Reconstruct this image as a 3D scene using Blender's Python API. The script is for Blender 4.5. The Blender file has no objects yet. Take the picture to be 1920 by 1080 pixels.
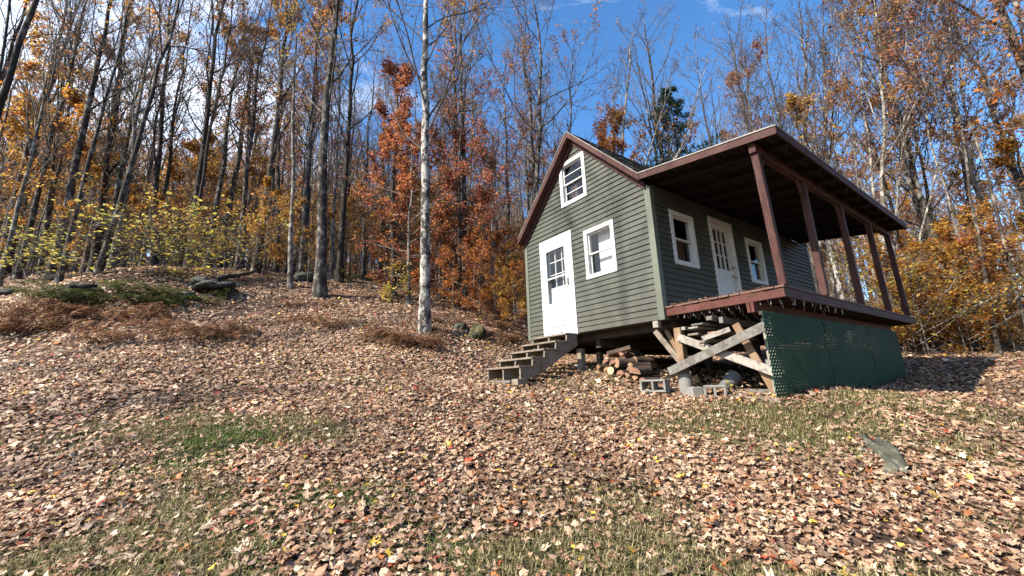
import bpy, math, random
import numpy as np
from mathutils import Vector, Matrix

SC = bpy.context.scene
COL = SC.collection
random.seed(11)
PI = math.pi

# ------------------------------------------------------------------ camera model (measured from the photo)
F_PX, PITCH, ROLL, YAW = 763.4083, 0.2265, 0.0362, 0.6305
CAM = np.array([0.0, 0.0, 1.6])
RT = np.array([1., 0, 0]); FW = np.array([0, math.cos(PITCH), math.sin(PITCH)]); UP = np.array([0, -math.sin(PITCH), math.cos(PITCH)])
def ray(px, py):
    X, Y = px - 960, 540 - py
    c, s = math.cos(-ROLL), math.sin(-ROLL)
    X, Y = c * X - s * Y, s * X + c * Y
    d = FW * F_PX + RT * X + UP * Y
    return d / d[1]
def at(px, py, Y):
    return CAM + ray(px, py) * Y
# cabin frame: local x to the right along the gable wall, y back along the porch, z up from the sill
AX = np.array([2.4093, 6.4551, 2.4916])
HX = np.array([math.sin(YAW), -math.cos(YAW), 0.]); HY = np.array([math.cos(YAW), math.sin(YAW), 0.])
def house(x, y, z=0.):
    return AX + HX * x + HY * y + np.array([0, 0, z])
W, L = 3.463, 6.87

# ------------------------------------------------------------------ terrain
_cp = []
def cp(px, py, Y): _cp.append(tuple(at(px, py, Y)))
for a in [(960,1070,2.6),(400,1075,2.65),(0,1070,2.8),(1919,1070,2.7),(960,800,5.0),(1700,850,3.95),(0,800,5.2),(0,650,9.5),(0,565,12.5),
          (400,640,9.5),(400,552,13.),(795,625,11.),(600,550,14.5),(640,530,17.),(545,538,15.),(180,516,13.),(1900,690,9.),(1800,662,13.),(700,600,11.8)]:
    cp(*a)
_cp += [(0,0,0.02),(3.3,5.2,1.27),(8.05,8.7,1.36),(.19,7.5,1.63),(-.5,8.4,1.72),(2.5,6.4,1.42),(2.0,7.7,1.72),(.4,9.6,1.86),(6,13.2,2.0),(4,11,1.95),(6,10,1.6),
        (12,18,2.9),(5,17,3.2),(0,15,3.6),(8.5,11,1.62),(30,30,4.5),(60,40,6),(0,45,14),(-30,40,13.2),(-80,80,30),(0,90,26),(30,60,10),(90,80,14),(-40,10,6),(-25,-5,1.2),
        (-40,-30,0),(-20,-20,-1),(0,-20,-4),(20,-10,-2.6),(20,3,.4),(40,10,.8),(120,0,0),(-120,0,14),(-120,120,42),(120,150,26),(0,200,48),(0,-120,-12),(-15,22,8.0),(-25,24,8.9),(-6,24,6.9),(-19,14.5,5.6),(-24,15,6.2)]
CP = np.array(_cp)
def _tps(r2): return np.where(r2 > 1e-12, .5 * r2 * np.log(np.maximum(r2, 1e-12)), 0.)
_n = len(CP)
_K = _tps(((CP[:, None, :2] - CP[None, :, :2]) ** 2).sum(-1)) + np.eye(_n) * .05
_Pm = np.hstack([np.ones((_n, 1)), CP[:, :2]])
_S = np.block([[_K, _Pm], [_Pm.T, np.zeros((3, 3))]])
_wt = np.linalg.solve(_S, np.concatenate([CP[:, 2], np.zeros(3)]))
_rs = np.random.RandomState(5)
_sn = [(_rs.uniform(-1, 1, 2) * f, _rs.uniform(0, 6.3), a) for f, a in [(1.2, .03)] * 4 + [(2.6, .016)] * 4 + [(.5, .05)] * 3]
def gz(x, y):
    x = np.asarray(x, float); y = np.asarray(y, float)
    sh = np.broadcast(x, y).shape
    q = np.stack([np.broadcast_to(x, sh).ravel(), np.broadcast_to(y, sh).ravel()], 1)
    out = np.zeros(len(q))
    for i in range(0, len(q), 20000):
        b = q[i:i + 20000]
        out[i:i + 20000] = _tps(((b[:, None] - CP[None, :, :2]) ** 2).sum(-1)) @ _wt[:_n] + _wt[_n] + b @ _wt[_n + 1:]
    for k, ph, a in _sn: out += a * np.sin(q @ k + ph)
    return out.reshape(sh)
_gn = [(_rs.uniform(-1, 1, 2) * f, _rs.uniform(0, 6.3), a) for f, a in [(1.1, .9)] * 4 + [(2.4, .7)] * 5 + [(5.5, .5)] * 6]
def grass_mask(x, y):
    q = np.stack([x, y], -1)
    v = sum(a * np.sin(q @ k + ph) for k, ph, a in _gn) / 2.6
    m = np.clip((v - .3) * 1.3, 0, .8)
    r = np.hypot(x, y)
    m = m * np.clip((11 - r) / 5, .0, 1)
    def blob(cx, cy, rx, ry, s): return s * np.exp(-(((x - cx) / rx) ** 2 + ((y - cy) / ry) ** 2))
    m = m + blob(3.35, 4.75, 1.1, .42, 1.1) + blob(2.9, 4.2, .5, .3, .6) + blob(.2, 2.75, .8, .22, .7) + blob(.75, 3.3, .6, .35, .75) + blob(-1.4, 3.4, .7, .3, .6) + blob(-4.2, 5.0, 1.3, .4, .6) + blob(-2.4, 2.9, .7, .25, .65) + blob(4.6, 5.6, .9, .35, .5)
    return np.clip(m, 0, 1)

_tn = [(_rs.uniform(-1, 1, 2) * f, _rs.uniform(0, 6.3), a) for f, a in [(1.6, .8)] * 4 + [(3.6, .8)] * 5 + [(7.5, .6)] * 6]
def thin_mask(x, y):
    q = np.stack([x, y], -1)
    return np.clip((sum(a * np.sin(q @ k + ph) for k, ph, a in _tn) / 2.6 - .45) * 1.5, 0, 1)

# ------------------------------------------------------------------ node helpers
def new_mat(name):
    m = bpy.data.materials.new(name); m.use_nodes = True
    nt = m.node_tree; nt.nodes.clear()
    out = nt.nodes.new('ShaderNodeOutputMaterial')
    return m, nt, out
def N(nt, t, **kw):
    n = nt.nodes.new(t)
    for k, v in kw.items():
        if k in n.inputs: n.inputs[k].default_value = v
        else: setattr(n, k, v)
    return n
def ramp(nt, fac, stops):
    r = nt.nodes.new('ShaderNodeValToRGB'); e = r.color_ramp.elements
    while len(e) < len(stops): e.new(.5)
    for el, (p, c) in zip(e, stops):
        el.position = p; el.color = (*c, 1) if len(c) == 3 else c
    nt.links.new(fac, r.inputs[0]); return r.outputs[0]
def coord(nt, scale=(1, 1, 1), kind='Object'):
    tc = nt.nodes.new('ShaderNodeTexCoord'); mp = nt.nodes.new('ShaderNodeMapping')
    mp.inputs['Scale'].default_value = scale
    nt.links.new(tc.outputs[kind], mp.inputs[0]); return mp.outputs[0]
def noise(nt, vec, scale, detail=4., rough=.6):
    n = N(nt, 'ShaderNodeTexNoise', Scale=scale, Detail=detail, Roughness=rough); nt.links.new(vec, n.inputs['Vector']); return n.outputs['Fac']
def mixc(nt, fac, a, b, mode='MIX'):
    n = nt.nodes.new('ShaderNodeMix'); n.data_type = 'RGBA'; n.blend_type = mode
    for s, v in ((n.inputs[0], fac), (n.inputs[6], a), (n.inputs[7], b)):
        if hasattr(v, 'is_linked'): nt.links.new(v, s)
        elif isinstance(v, (int, float)): s.default_value = v
        else: s.default_value = (*v, 1)
    return n.outputs[2]
def principled(nt, out, col, rough=.6, bump=None, bs=.3, bd=.01, spec=.4, metal=0.):
    p = N(nt, 'ShaderNodeBsdfPrincipled', Roughness=rough, Metallic=metal)
    p.inputs['Specular IOR Level'].default_value = spec
    if hasattr(col, 'is_linked'): nt.links.new(col, p.inputs['Base Color'])
    else: p.inputs['Base Color'].default_value = (*col, 1)
    if bump is not None:
        b = N(nt, 'ShaderNodeBump', Strength=bs, Distance=bd); nt.links.new(bump, b.inputs['Height']); nt.links.new(b.outputs[0], p.inputs['Normal'])
    nt.links.new(p.outputs[0], out.inputs[0]); return p
def mottled(name, c0, c1, scale=6., sc=(1, 1, 1), rough=.6, c2=None, s2=40., bs=.25, bd=.006, spec=.35, lo=.35, hi=.65, metal=0.):
    """two-tone noise material, optional fine second noise towards c2"""
    m, nt, out = new_mat(name)
    v = coord(nt, sc)
    f = noise(nt, v, scale)
    c = ramp(nt, f, [(lo, c0), (hi, c1)])
    f2 = noise(nt, v, s2, 3.)
    if c2 is not None:
        k = ramp(nt, f2, [(.52, (0, 0, 0)), (.68, (1, 1, 1))])
        c = mixc(nt, k, c, c2)
    principled(nt, out, c, rough, f2, bs, bd, spec, metal)
    return m

M = {}
def siding_mat():
    m, nt, out = new_mat('sage_vinyl'); v = coord(nt)
    c = ramp(nt, noise(nt, v, 1.3, 5.), [(.35, (.050, .053, .043)), (.65, (.064, .068, .056))])
    v2 = coord(nt, (7, 7, .5)); st_ = ramp(nt, noise(nt, v2, 1.6, 4.), [(.52, (0, 0, 0)), (.75, (.55, .55, .55))])
    c = mixc(nt, st_, c, (.040, .043, .034))
    sp = N(nt, 'ShaderNodeSeparateXYZ'); nt.links.new(v, sp.inputs[0])
    mr = N(nt, 'ShaderNodeMapRange'); mr.inputs[1].default_value = .0; mr.inputs[2].default_value = .55; mr.inputs[3].default_value = .5; mr.inputs[4].default_value = 0.; nt.links.new(sp.outputs[2], mr.inputs[0])
    nz = noise(nt, v, 16., 5.); mm = N(nt, 'ShaderNodeMath', operation='MULTIPLY'); nt.links.new(mr.outputs[0], mm.inputs[0]); nt.links.new(nz, mm.inputs[1])
    c = mixc(nt, mm.outputs[0], c, (.075, .058, .04))
    principled(nt, out, c, .55, noise(nt, v, 60.), .1, .002, .22); return m
M['siding'] = siding_mat()
M['sage_trim'] = mottled('sage_trim', (.085, .094, .070), (.10, .11, .083), 2., rough=.45)
M['white'] = mottled('white_paint', (.47, .47, .46), (.53, .53, .52), 5., rough=.4, c2=(.40, .39, .37), s2=30., bs=.08, bd=.002)
M['white_worn'] = mottled('worn_white_paint', (.42, .42, .41), (.52, .52, .51), 9., rough=.5, c2=(.2, .185, .17), s2=26., bs=.2, bd=.002)
M['brownpaint'] = mottled('brown_stain', (.046, .019, .0165), (.070, .031, .027), 5., (1, 1, 1), .65, (.04, .019, .015), 35., .3, .003, .15)
M['postpaint'] = mottled('grained_brown_stain', (.040, .017, .0145), (.078, .034, .029), 2.2, (16, 16, 1.2), .65, (.03, .014, .011), 9., .35, .003, .15, .38, .6)
M['rim'] = mottled('worn_brown_stain', (.066, .022, .018), (.09, .033, .027), 4., rough=.65, c2=(.05, .024, .014), s2=14., bs=.3, bd=.003, spec=.15)
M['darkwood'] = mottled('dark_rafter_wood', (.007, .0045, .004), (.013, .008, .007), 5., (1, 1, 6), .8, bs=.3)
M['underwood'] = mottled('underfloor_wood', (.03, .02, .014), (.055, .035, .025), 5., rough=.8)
M['deckboard'] = mottled('deck_board', (.085, .042, .032), (.13, .068, .052), 5., (6, 1, 6), .7)
M['greywood'] = mottled('weathered_wood', (.13, .105, .08), (.20, .165, .13), 3., (1, 1, 1), .8, (.075, .058, .044), 16., .4, .004)
M['greywood_d'] = mottled('old_grey_lumber', (.08, .072, .063), (.165, .152, .137), 7., (1, 1, 1), .8, (.06, .052, .045), 22., .4, .004)
M['palewood'] = mottled('pale_board', (.20, .178, .152), (.28, .252, .22), 5., (1, 1, 1), .8, (.10, .085, .07), 18., .3, .003)
M['tanwood'] = mottled('tan_lumber', (.14, .085, .045), (.20, .13, .075), 4., rough=.7)
M['shingle'] = mottled('asphalt_shingle', (.030, .029, .028), (.055, .052, .05), 14., rough=.9, c2=(.075, .07, .066), s2=120., bs=.5, bd=.004)
M['drip_dark'] = mottled('weathered_eave_metal', (.10, .09, .08), (.16, .145, .13), 5., rough=.55)
M['drip'] = mottled('metal_drip_edge', (.17, .16, .145), (.24, .225, .205), 5., rough=.55)
M['concrete'] = mottled('concrete', (.14, .134, .124), (.20, .192, .178), 6., rough=.9, c2=(.15, .14, .13), s2=34., bs=.4)
M['lattice'] = mottled('green_vinyl_lattice', (.011, .044, .025), (.017, .056, .033), 5., rough=.6, spec=.15)
M['metal'] = mottled('dull_metal', (.30, .29, .28), (.45, .44, .43), 8., rough=.35, metal=.8)
M['darkmetal'] = mottled('dark_handle', (.03, .03, .03), (.06, .055, .05), 8., rough=.35, metal=.5)
M['bucket'] = mottled('grey_plastic', (.07, .075, .08), (.11, .115, .12), 4., rough=.5)
M['nail'] = mottled('galvanized', (.3, .3, .3), (.42, .42, .42), 9., rough=.4, metal=.3)
M['curtain'] = mottled('pale_blind', (.5, .475, .44), (.6, .575, .54), 5., (1, 1, 30), .9)
M['drape'] = mottled('brown_drape', (.10, .055, .04), (.16, .09, .06), 5., (20, 20, 1), .9)
M['room'] = mottled('room_panelling', (.10, .065, .04), (.15, .10, .065), 4., rough=.8)
M['logbark'] = mottled('log_bark', (.03, .019, .014), (.085, .056, .04), 9., rough=.9, bs=.7, bd=.01)
M['logwood'] = mottled('split_wood_face', (.22, .125, .068), (.33, .205, .12), 7., rough=.8, c2=(.10, .06, .035), s2=30.)
M['logwood_red'] = mottled('reddish_split_face', (.17, .082, .052), (.25, .135, .088), 7., rough=.8, c2=(.08, .04, .026), s2=30.)
M['logpale'] = mottled('fresh_cut_end', (.36, .27, .15), (.44, .34, .2), 9., rough=.8)
M['rock'] = mottled('lichened_rock', (.030, .031, .021), (.078, .076, .055), 6., rough=.95, c2=(.14, .14, .11), s2=11., bs=.8, bd=.03)
M['rockdark'] = mottled('dark_rock', (.02, .02, .018), (.06, .057, .05), 2.5, rough=.9, c2=(.1, .1, .085), s2=14., bs=.8, bd=.03)
M['moss'] = mottled('mossy_stone', (.035, .035, .014), (.085, .078, .025), 5., rough=.95, c2=(.1, .09, .07), s2=14., bs=.8, bd=.03)
M['rot'] = mottled('rotten_log', (.02, .015, .012), (.06, .048, .038), 5., (1, 1, 1), .95, c2=(.03, .04, .015), s2=10., bs=.8, bd=.03)

def bark(name, dark, mid, pale, cut=(.45, .62), zs=.25, s=9., sp=2.4, pl=(.5, .66)):
    m, nt, out = new_mat(name)
    v = coord(nt, (1, 1, zs))
    ridge = noise(nt, v, s * 2.2, 5., .7)
    c = ramp(nt, ridge, [(cut[0] - .1, dark), (cut[1], mid)])
    v2 = coord(nt, (1, 1, .6))
    pf = noise(nt, v2, sp, 5., .72)
    k = ramp(nt, pf, [(pl[0], (0, 0, 0)), (pl[1], (1, 1, 1))])
    c = mixc(nt, k, c, pale)
    principled(nt, out, c, .9, ridge, .9, .02, .2)
    return m
M['bark'] = bark('grey_bark', (.016, .013, .0105), (.052, .042, .035), (.20, .182, .16), sp=4.5, pl=(.50, .62))
M['bark_dark'] = bark('dark_bark', (.013, .010, .008), (.042, .034, .028), (.17, .152, .13), sp=4.5, pl=(.55, .67))
M['bark_pale'] = bark('pale_bark', (.04, .033, .028), (.13, .113, .096), (.30, .275, .24), sp=5., pl=(.48, .6))
M['bark_birch'] = bark('birch_bark', (.015, .013, .011), (.058, .051, .044), (.33, .31, .28), cut=(.42, .55), zs=.8, s=9., sp=5.5, pl=(.475, .535))
M['twig'] = mottled('twig_bark', (.045, .034, .028), (.095, .074, .062), 4., rough=.9)
M['twig_haze'] = mottled('hazed_twig_bark', (.085, .068, .057), (.15, .122, .103), 4., rough=.9)  # lightened twigs: haze and sunlight on the background trees put into the colour
M['twig_pale'] = mottled('pale_twig_bark', (.13, .11, .095), (.22, .19, .165), 4., rough=.9)

def leaf_mat(name, transl, rough=.6):
    m, nt, out = new_mat(name)
    at_ = N(nt, 'ShaderNodeAttribute', attribute_name='Col')
    v = coord(nt)
    f = noise(nt, v, 55., 3.)
    k = ramp(nt, f, [(.3, (.62, .60, .60)), (.7, (1, 1, 1))])
    c = mixc(nt, 1., at_.outputs['Color'], k, 'MULTIPLY')
    p = N(nt, 'ShaderNodeBsdfPrincipled', Roughness=rough); p.inputs['Specular IOR Level'].default_value = .3
    nt.links.new(c, p.inputs['Base Color'])
    t = N(nt, 'ShaderNodeBsdfTranslucent'); nt.links.new(c, t.inputs[0])
    mx = N(nt, 'ShaderNodeMixShader'); mx.inputs[0].default_value = transl
    nt.links.new(p.outputs[0], mx.inputs[1]); nt.links.new(t.outputs[0], mx.inputs[2]); nt.links.new(mx.outputs[0], out.inputs[0])
    return m
M['leaf'] = leaf_mat('autumn_leaf', .55)
M['litter'] = leaf_mat('fallen_leaf', .2, .55)
M['grass'] = leaf_mat('grass_blade', .3)

def glass_mat():
    m, nt, out = new_mat('window_glass')
    fr = N(nt, 'ShaderNodeLayerWeight', Blend=.5)
    pw = N(nt, 'ShaderNodeMath', operation='POWER'); pw.inputs[1].default_value = 4.5; nt.links.new(fr.outputs['Facing'], pw.inputs[0])
    ml = N(nt, 'ShaderNodeMath', operation='MULTIPLY_ADD'); ml.inputs[1].default_value = .9; ml.inputs[2].default_value = .055
    nt.links.new(pw.outputs[0], ml.inputs[0])
    t = N(nt, 'ShaderNodeBsdfTransparent'); t.inputs[0].default_value = (.9, .92, .92, 1)
    g = N(nt, 'ShaderNodeBsdfGlossy', Roughness=.02)
    mx = N(nt, 'ShaderNodeMixShader'); nt.links.new(ml.outputs[0], mx.inputs[0])
    nt.links.new(t.outputs[0], mx.inputs[1]); nt.links.new(g.outputs[0], mx.inputs[2]); nt.links.new(mx.outputs[0], out.inputs[0])
    return m
M['glass'] = glass_mat()

def ground_mat():
    m, nt, out = new_mat('leafy_soil')
    v = coord(nt)
    # leaf-like cells, distorted
    nz = N(nt, 'ShaderNodeTexNoise', Scale=7., Detail=3.); nt.links.new(v, nz.inputs['Vector'])
    vv = N(nt, 'ShaderNodeVectorMath', operation='MULTIPLY_ADD'); vv.inputs[1].default_value = (.22, .22, .22)
    nt.links.new(nz.outputs['Color'], vv.inputs[0]); nt.links.new(v, vv.inputs[2])
    vo = N(nt, 'ShaderNodeTexVoronoi', Scale=11.); nt.links.new(vv.outputs[0], vo.inputs['Vector'])
    sep = N(nt, 'ShaderNodeSeparateColor'); nt.links.new(vo.outputs['Color'], sep.inputs[0])
    leafc = ramp(nt, sep.outputs[0], [(0., (.06, .032, .02)), (.3, (.13, .072, .047)), (.6, (.21, .13, .085)), (.85, (.29, .195, .135)), (1., (.17, .07, .032))])
    edge = ramp(nt, vo.outputs['Distance'], [(.0, (1, 1, 1)), (.35, (.9, .9, .9)), (.62, (.25, .22, .2))])
    leafc = mixc(nt, 1., leafc, edge, 'MULTIPLY')
    gr = noise(nt, v, 60., 4.)
    grassc = ramp(nt, gr, [(.3, (.045, .045, .02)), (.5, (.115, .115, .045)), (.7, (.22, .20, .09))])
    soil_shade = ramp(nt, noise(nt, v, 9.), [(.3, (.022, .015, .011)), (.7, (.045, .031, .022))])  # bare earth, darkened further to carry the shade below the cabin
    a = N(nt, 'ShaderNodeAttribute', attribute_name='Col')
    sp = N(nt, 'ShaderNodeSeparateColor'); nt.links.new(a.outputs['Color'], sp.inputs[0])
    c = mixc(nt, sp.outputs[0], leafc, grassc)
    c = mixc(nt, sp.outputs[1], c, soil_shade)
    principled(nt, out, c, .9, vo.outputs['Distance'], .9, .05, .15)
    return m
M['ground'] = ground_mat()

# ------------------------------------------------------------------ mesh helpers
def link(name, me, mat, parent=None, smooth=False):
    if isinstance(mat, (list, tuple)):
        for x in mat: me.materials.append(x)
    elif mat is not None: me.materials.append(mat)
    if smooth: me.polygons.foreach_set('use_smooth', [True] * len(me.polygons))
    o = bpy.data.objects.new(name, me); COL.objects.link(o)
    if parent is not None: o.parent = parent
    return o
def np_mesh(name, V, faces, mat, parent=None, col=None, smooth=False):
    """faces: list of int arrays (n,k)"""
    me = bpy.data.meshes.new(name)
    V = np.ascontiguousarray(V, np.float32)
    me.vertices.add(len(V)); me.vertices.foreach_set('co', V.ravel())
    faces = [np.asarray(f) for f in faces if len(f)]
    idx = np.concatenate([f.ravel() for f in faces]).astype(np.int32)
    tot = np.concatenate([np.full(len(f), f.shape[1]) for f in faces]).astype(np.int32)
    st = np.concatenate([[0], np.cumsum(tot)[:-1]]).astype(np.int32)
    me.loops.add(len(idx)); me.loops.foreach_set('vertex_index', idx)
    me.polygons.add(len(tot)); me.polygons.foreach_set('loop_start', st); me.polygons.foreach_set('loop_total', tot)
    if smooth: me.polygons.foreach_set('use_smooth', np.ones(len(tot), bool))
    me.update(calc_edges=True)
    if col is not None:
        ca = me.color_attributes.new('Col', 'FLOAT_COLOR', 'POINT')
        c4 = np.ones((len(V), 4), np.float32); c4[:, :3] = col
        ca.data.foreach_set('color', c4.ravel())
    return link(name, me, mat, parent)

class MB:
    def __init__(s): s.v = []; s.f = []
    def add(s, vs, fs):
        k = len(s.v); s.v += [tuple(map(float, p)) for p in vs]; s.f += [tuple(k + i for i in f) for f in fs]; return s
    def box(s, x0, x1, y0, y1, z0, z1):
        return s.add([(x0,y0,z0),(x1,y0,z0),(x1,y1,z0),(x0,y1,z0),(x0,y0,z1),(x1,y0,z1),(x1,y1,z1),(x0,y1,z1)],
                     [(0,3,2,1),(4,5,6,7),(0,1,5,4),(1,2,6,5),(2,3,7,6),(3,0,4,7)])
    def beam(s, p, q, w, h, up=(0, 0, 1)):
        p = np.array(p, float); q = np.array(q, float); d = q - p; d = d / np.linalg.norm(d)
        r = np.cross(d, up); r = r / np.linalg.norm(r); u = np.cross(r, d)
        vs = [e + r * a * w / 2 + u * b * h / 2 for e in (p, q) for a, b in ((-1,-1),(1,-1),(1,1),(-1,1))]
        return s.add(vs, [(3,2,1,0),(4,5,6,7),(0,1,5,4),(1,2,6,5),(2,3,7,6),(3,0,4,7)])
    def prism(s, poly, mapf, d0, d1):
        n = len(poly)
        vs = [mapf(a, b, d0) for a, b in poly] + [mapf(a, b, d1) for a, b in poly]
        return s.add(vs, [tuple(range(n)), tuple(range(2*n-1, n-1, -1))] + [(i, (i+1) % n, n + (i+1) % n, n + i) for i in range(n)])
    def tube(s, pts, rad, k=10, cap=True):
        pts = [np.array(p, float) for p in pts]; n = len(pts)
        if not hasattr(rad, '__len__'): rad = [rad] * n
        vs = []
        for i, p in enumerate(pts):
            d = pts[min(i+1, n-1)] - pts[max(i-1, 0)]; d = d / np.linalg.norm(d)
            a = np.array([0, 0, 1.]) if abs(d[2]) < .9 else np.array([1., 0, 0])
            r = np.cross(d, a); r /= np.linalg.norm(r); u = np.cross(r, d)
            vs += [p + (r * math.cos(t) + u * math.sin(t)) * rad[i] for t in [2 * PI * j / k for j in range(k)]]
        fs = [(i*k+j, i*k+(j+1) % k, (i+1)*k+(j+1) % k, (i+1)*k+j) for i in range(n-1) for j in range(k)]
        if cap: fs += [tuple(range(k-1, -1, -1)), tuple((n-1)*k + j for j in range(k))]
        return s.add(vs, fs)
    def build(s, name, mat, parent=None, smooth=False, bevel=0.):
        used = sorted({i for f in s.f for i in f}); mp_ = {q: i for i, q in enumerate(used)}
        s.v = [s.v[i] for i in used]; s.f = [tuple(mp_[i] for i in f) for f in s.f]
        me = bpy.data.meshes.new(name); me.from_pydata(s.v, [], s.f); me.update()
        o = link(name, me, mat, parent, smooth)
        if bevel:
            b = o.modifiers.new('bevel', 'BEVEL'); b.width = bevel; b.segments = 1; b.limit_method = 'ANGLE'
        return o
def tag(o, label, cat=None, group=None, kind=None):
    o['label'] = label
    if cat: o['category'] = cat
    if group: o['group'] = group
    if kind: o['kind'] = kind
    return o
def empty(name, loc, label, cat, group=None, rz=0.):
    o = bpy.data.objects.new(name, None); COL.objects.link(o); o.empty_display_size = .3
    o.location = loc; o.rotation_euler = (0, 0, rz)
    return tag(o, label, cat, group)
def copy_tree(o, parent=None):
    c = o.copy(); COL.objects.link(c)
    if parent is not None: c.parent = parent
    for ch in list(o.children): copy_tree(ch, c)
    return c

# ------------------------------------------------------------------ ground sheet
def axis(lo, hi, c0, c1, fine, growth=1.13):
    a = list(np.arange(c0, c1, fine)); s = fine
    while a[-1] < hi: s *= growth; a.append(a[-1] + s)
    s = fine
    while a[0] > lo: s *= growth; a.insert(0, a[0] - s)
    return np.array(a)
gx = axis(-420, 420, -13, 13, .2); gy = axis(-300, 460, -1, 20, .2)
GX, GY = np.meshgrid(gx, gy)
GZ = gz(GX, GY)
gv = np.stack([GX, GY, GZ], -1).reshape(-1, 3)
ny, nx = GX.shape
ii = (np.arange(ny - 1)[:, None] * nx + np.arange(nx - 1)[None]).ravel()
gcol = np.zeros((len(gv), 3)); gcol[:, 0] = grass_mask(gv[:, 0], gv[:, 1])
_loc = (gv - AX); lx = _loc @ HX; ly = _loc @ HY
under = np.clip(np.minimum.reduce([lx + W + .2, 1.6 - lx, ly - .25, L - ly]) / .4, 0, 1)  # bare ground below the cabin, where the dark soil also paints shade
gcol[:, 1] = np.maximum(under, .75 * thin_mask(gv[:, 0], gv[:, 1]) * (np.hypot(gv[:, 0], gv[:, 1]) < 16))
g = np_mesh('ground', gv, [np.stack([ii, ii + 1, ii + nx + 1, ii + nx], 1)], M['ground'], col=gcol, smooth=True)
g['kind'] = 'structure'; g['label'] = 'sloping clearing floor covered in fallen leaves'

# ------------------------------------------------------------------ cabin
YR = YAW - PI / 2
cabin = empty('cabin', tuple(AX), 'small sage green cabin with a brown roofed porch, raised on posts in the clearing', 'cabin', rz=YR)
FR = dict(door=(-2.931, -1.913, 0.0, 2.148), low=(-1.569, -.806, .99, 1.992), up=(-2.139, -1.387, 2.703, 3.71))
SD = dict(w1=(.486, 1.2455, .985, 1.99), door=(1.803, 2.719, .165, 2.148), w2=(3.259, 4.0176, .975, 1.975))
XR, ZR, XP, ZP, XL, ZL = -.044, 2.5215, -1.6625, 4.2458, -3.50, 2.42
def roof_z(x):
    return ZR + (ZP - ZR) * (XR - x) / (XR - XP) if x > XP else ZL + (ZP - ZL) * (x - XL) / (XP - XL)
def bands(ext, openings, z0, z1, course, depth, step=True):
    """lapped boards: yields quads as (s,z,d) corner lists"""
    quads = []; jr = random.Random(int(z1 * 1000) + len(openings))
    n = int(math.ceil((z1 - z0) / course - 1e-6))
    for i in range(n):
        a, b = z0 + i * course, min(z0 + (i + 1) * course, z1)
        br = sorted({a, b} | {z for o in openings for z in o[2:] if a < z < b})
        for za, zb in zip(br, br[1:]):
            da = depth(za, a, course); db = depth(zb, a, course)
            la, ha = ext(za); lb, hb = ext(zb); zm = (za + zb) / 2
            cuts = sorted((o[0], o[1]) for o in openings if o[2] <= zm <= o[3])
            if hb - lb < .004: lb = hb = (lb + hb) / 2
            ca, cb = la, lb
            segs = []
            for c0, c1 in cuts:
                segs.append(((ca, cb), (c0, c0))); ca = cb = c1
            segs.append(((ca, cb), (ha, hb)))
            for (sa, sb), (ea, eb) in segs:
                if ea - sa < .002 and eb - sb < .002: continue
                cutx = [(sa, sb)]
                if step:
                    j0 = jr.uniform(.2, 3.4)
                    for j_ in (j0 - W if la < 0 else j0, j0 + 3.0):
                        if max(sa, sb) + .05 < j_ < min(ea, eb) - .05: cutx.append((j_, j_))
                cutx.append((ea, eb)); cutx.sort()
                for q_, ((ua, ub), (va, vb)) in enumerate(zip(cutx, cutx[1:])):
                    e_ = .0025 * (q_ % 2) + (jr.uniform(-.0012, .0012) if step else 0.)
                    quads.append([(ua, za, da + e_), (va, za, da + e_), (vb, zb, db + e_), (ub, zb, db + e_)])
                    if step and za == a: quads.append([(ua, za, da + e_), (va, za, da + e_), (va, za, 0), (ua, za, 0)])
    return quads
lap = lambda z, a, c: .024 - .021 * (z - a) / c
flat = lambda z, a, c: -.11
def wall(ext, ops, z0, z1, mp):
    for dep, nm, mt, crs in ((lap, 'wall', M['siding'], .1), (flat, 'wall_lining', M['room'], 9.)):
        mb = MB()
        if crs > 1:
            # lining split at the gable knee so that slopes stay straight
            q = []
            knees = [z0] + [k for k in (2.3,) if z0 < k < z1] + [z1]
            for ka, kb in zip(knees, knees[1:]): q += bands(ext, ops, ka, kb, 9., dep, False)
        else: q = bands(ext, ops, z0, z1, crs, dep)
        for qd in q: mb.add([mp(*p) for p in qd], [(0, 1, 2, 3)])
        mb.build(nm, mt, cabin)
def gable_ext(z):
    if z <= 2.29: return -W + .0, 0.
    t = (ZP - .14 - z)
    return max(-W, XP - t * (XP - XL) / (ZP - ZL)), min(0, XP + t * (XR - XP) / (ZP - ZR))
FO = [FR['door'], FR['low'], FR['up']]; SO = [SD['w1'], SD['door'], SD['w2']]
inset = lambda o: (o[0] + .03, o[1] - .03, o[2] + .03 if o[2] > .2 else o[2], o[3] - .03)
wall(gable_ext, [inset(o) for o in FO], 0, ZP - .15, lambda s, z, d: (s, -d, z))
wall(lambda z: (0, L), [inset(o) for o in SO], 0, 2.36, lambda s, z, d: (d, s, z))
wall(lambda z: (0, L), [], 0, 2.32, lambda s, z, d: (-W - d, s, z))
wall(gable_ext, [], 0, ZP - .15, lambda s, z, d: (s, L + d, z))
ct = MB()
ct.box(-.085, .026, -.026, -.001, -.01, 2.30); ct.box(.001, .026, -.0005, .085, -.01, 2.30)
ct.build('corner_board', M['sage_trim'], cabin)
MB().box(-W - .026, -W + .07, -.026, -.001, -.01, 2.24).build('corner_board', M['sage_trim'], cabin)
MB().box(.001, .026, L - .08, L + .02, 0, 2.3).build('corner_board', M['sage_trim'], cabin)
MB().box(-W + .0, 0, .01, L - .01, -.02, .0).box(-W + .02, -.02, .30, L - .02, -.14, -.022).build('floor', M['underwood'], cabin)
MB().box(-W + .12, -.12, .12, L - .12, 2.33, 2.36).build('loft_floor', M['room'], cabin)

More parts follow.
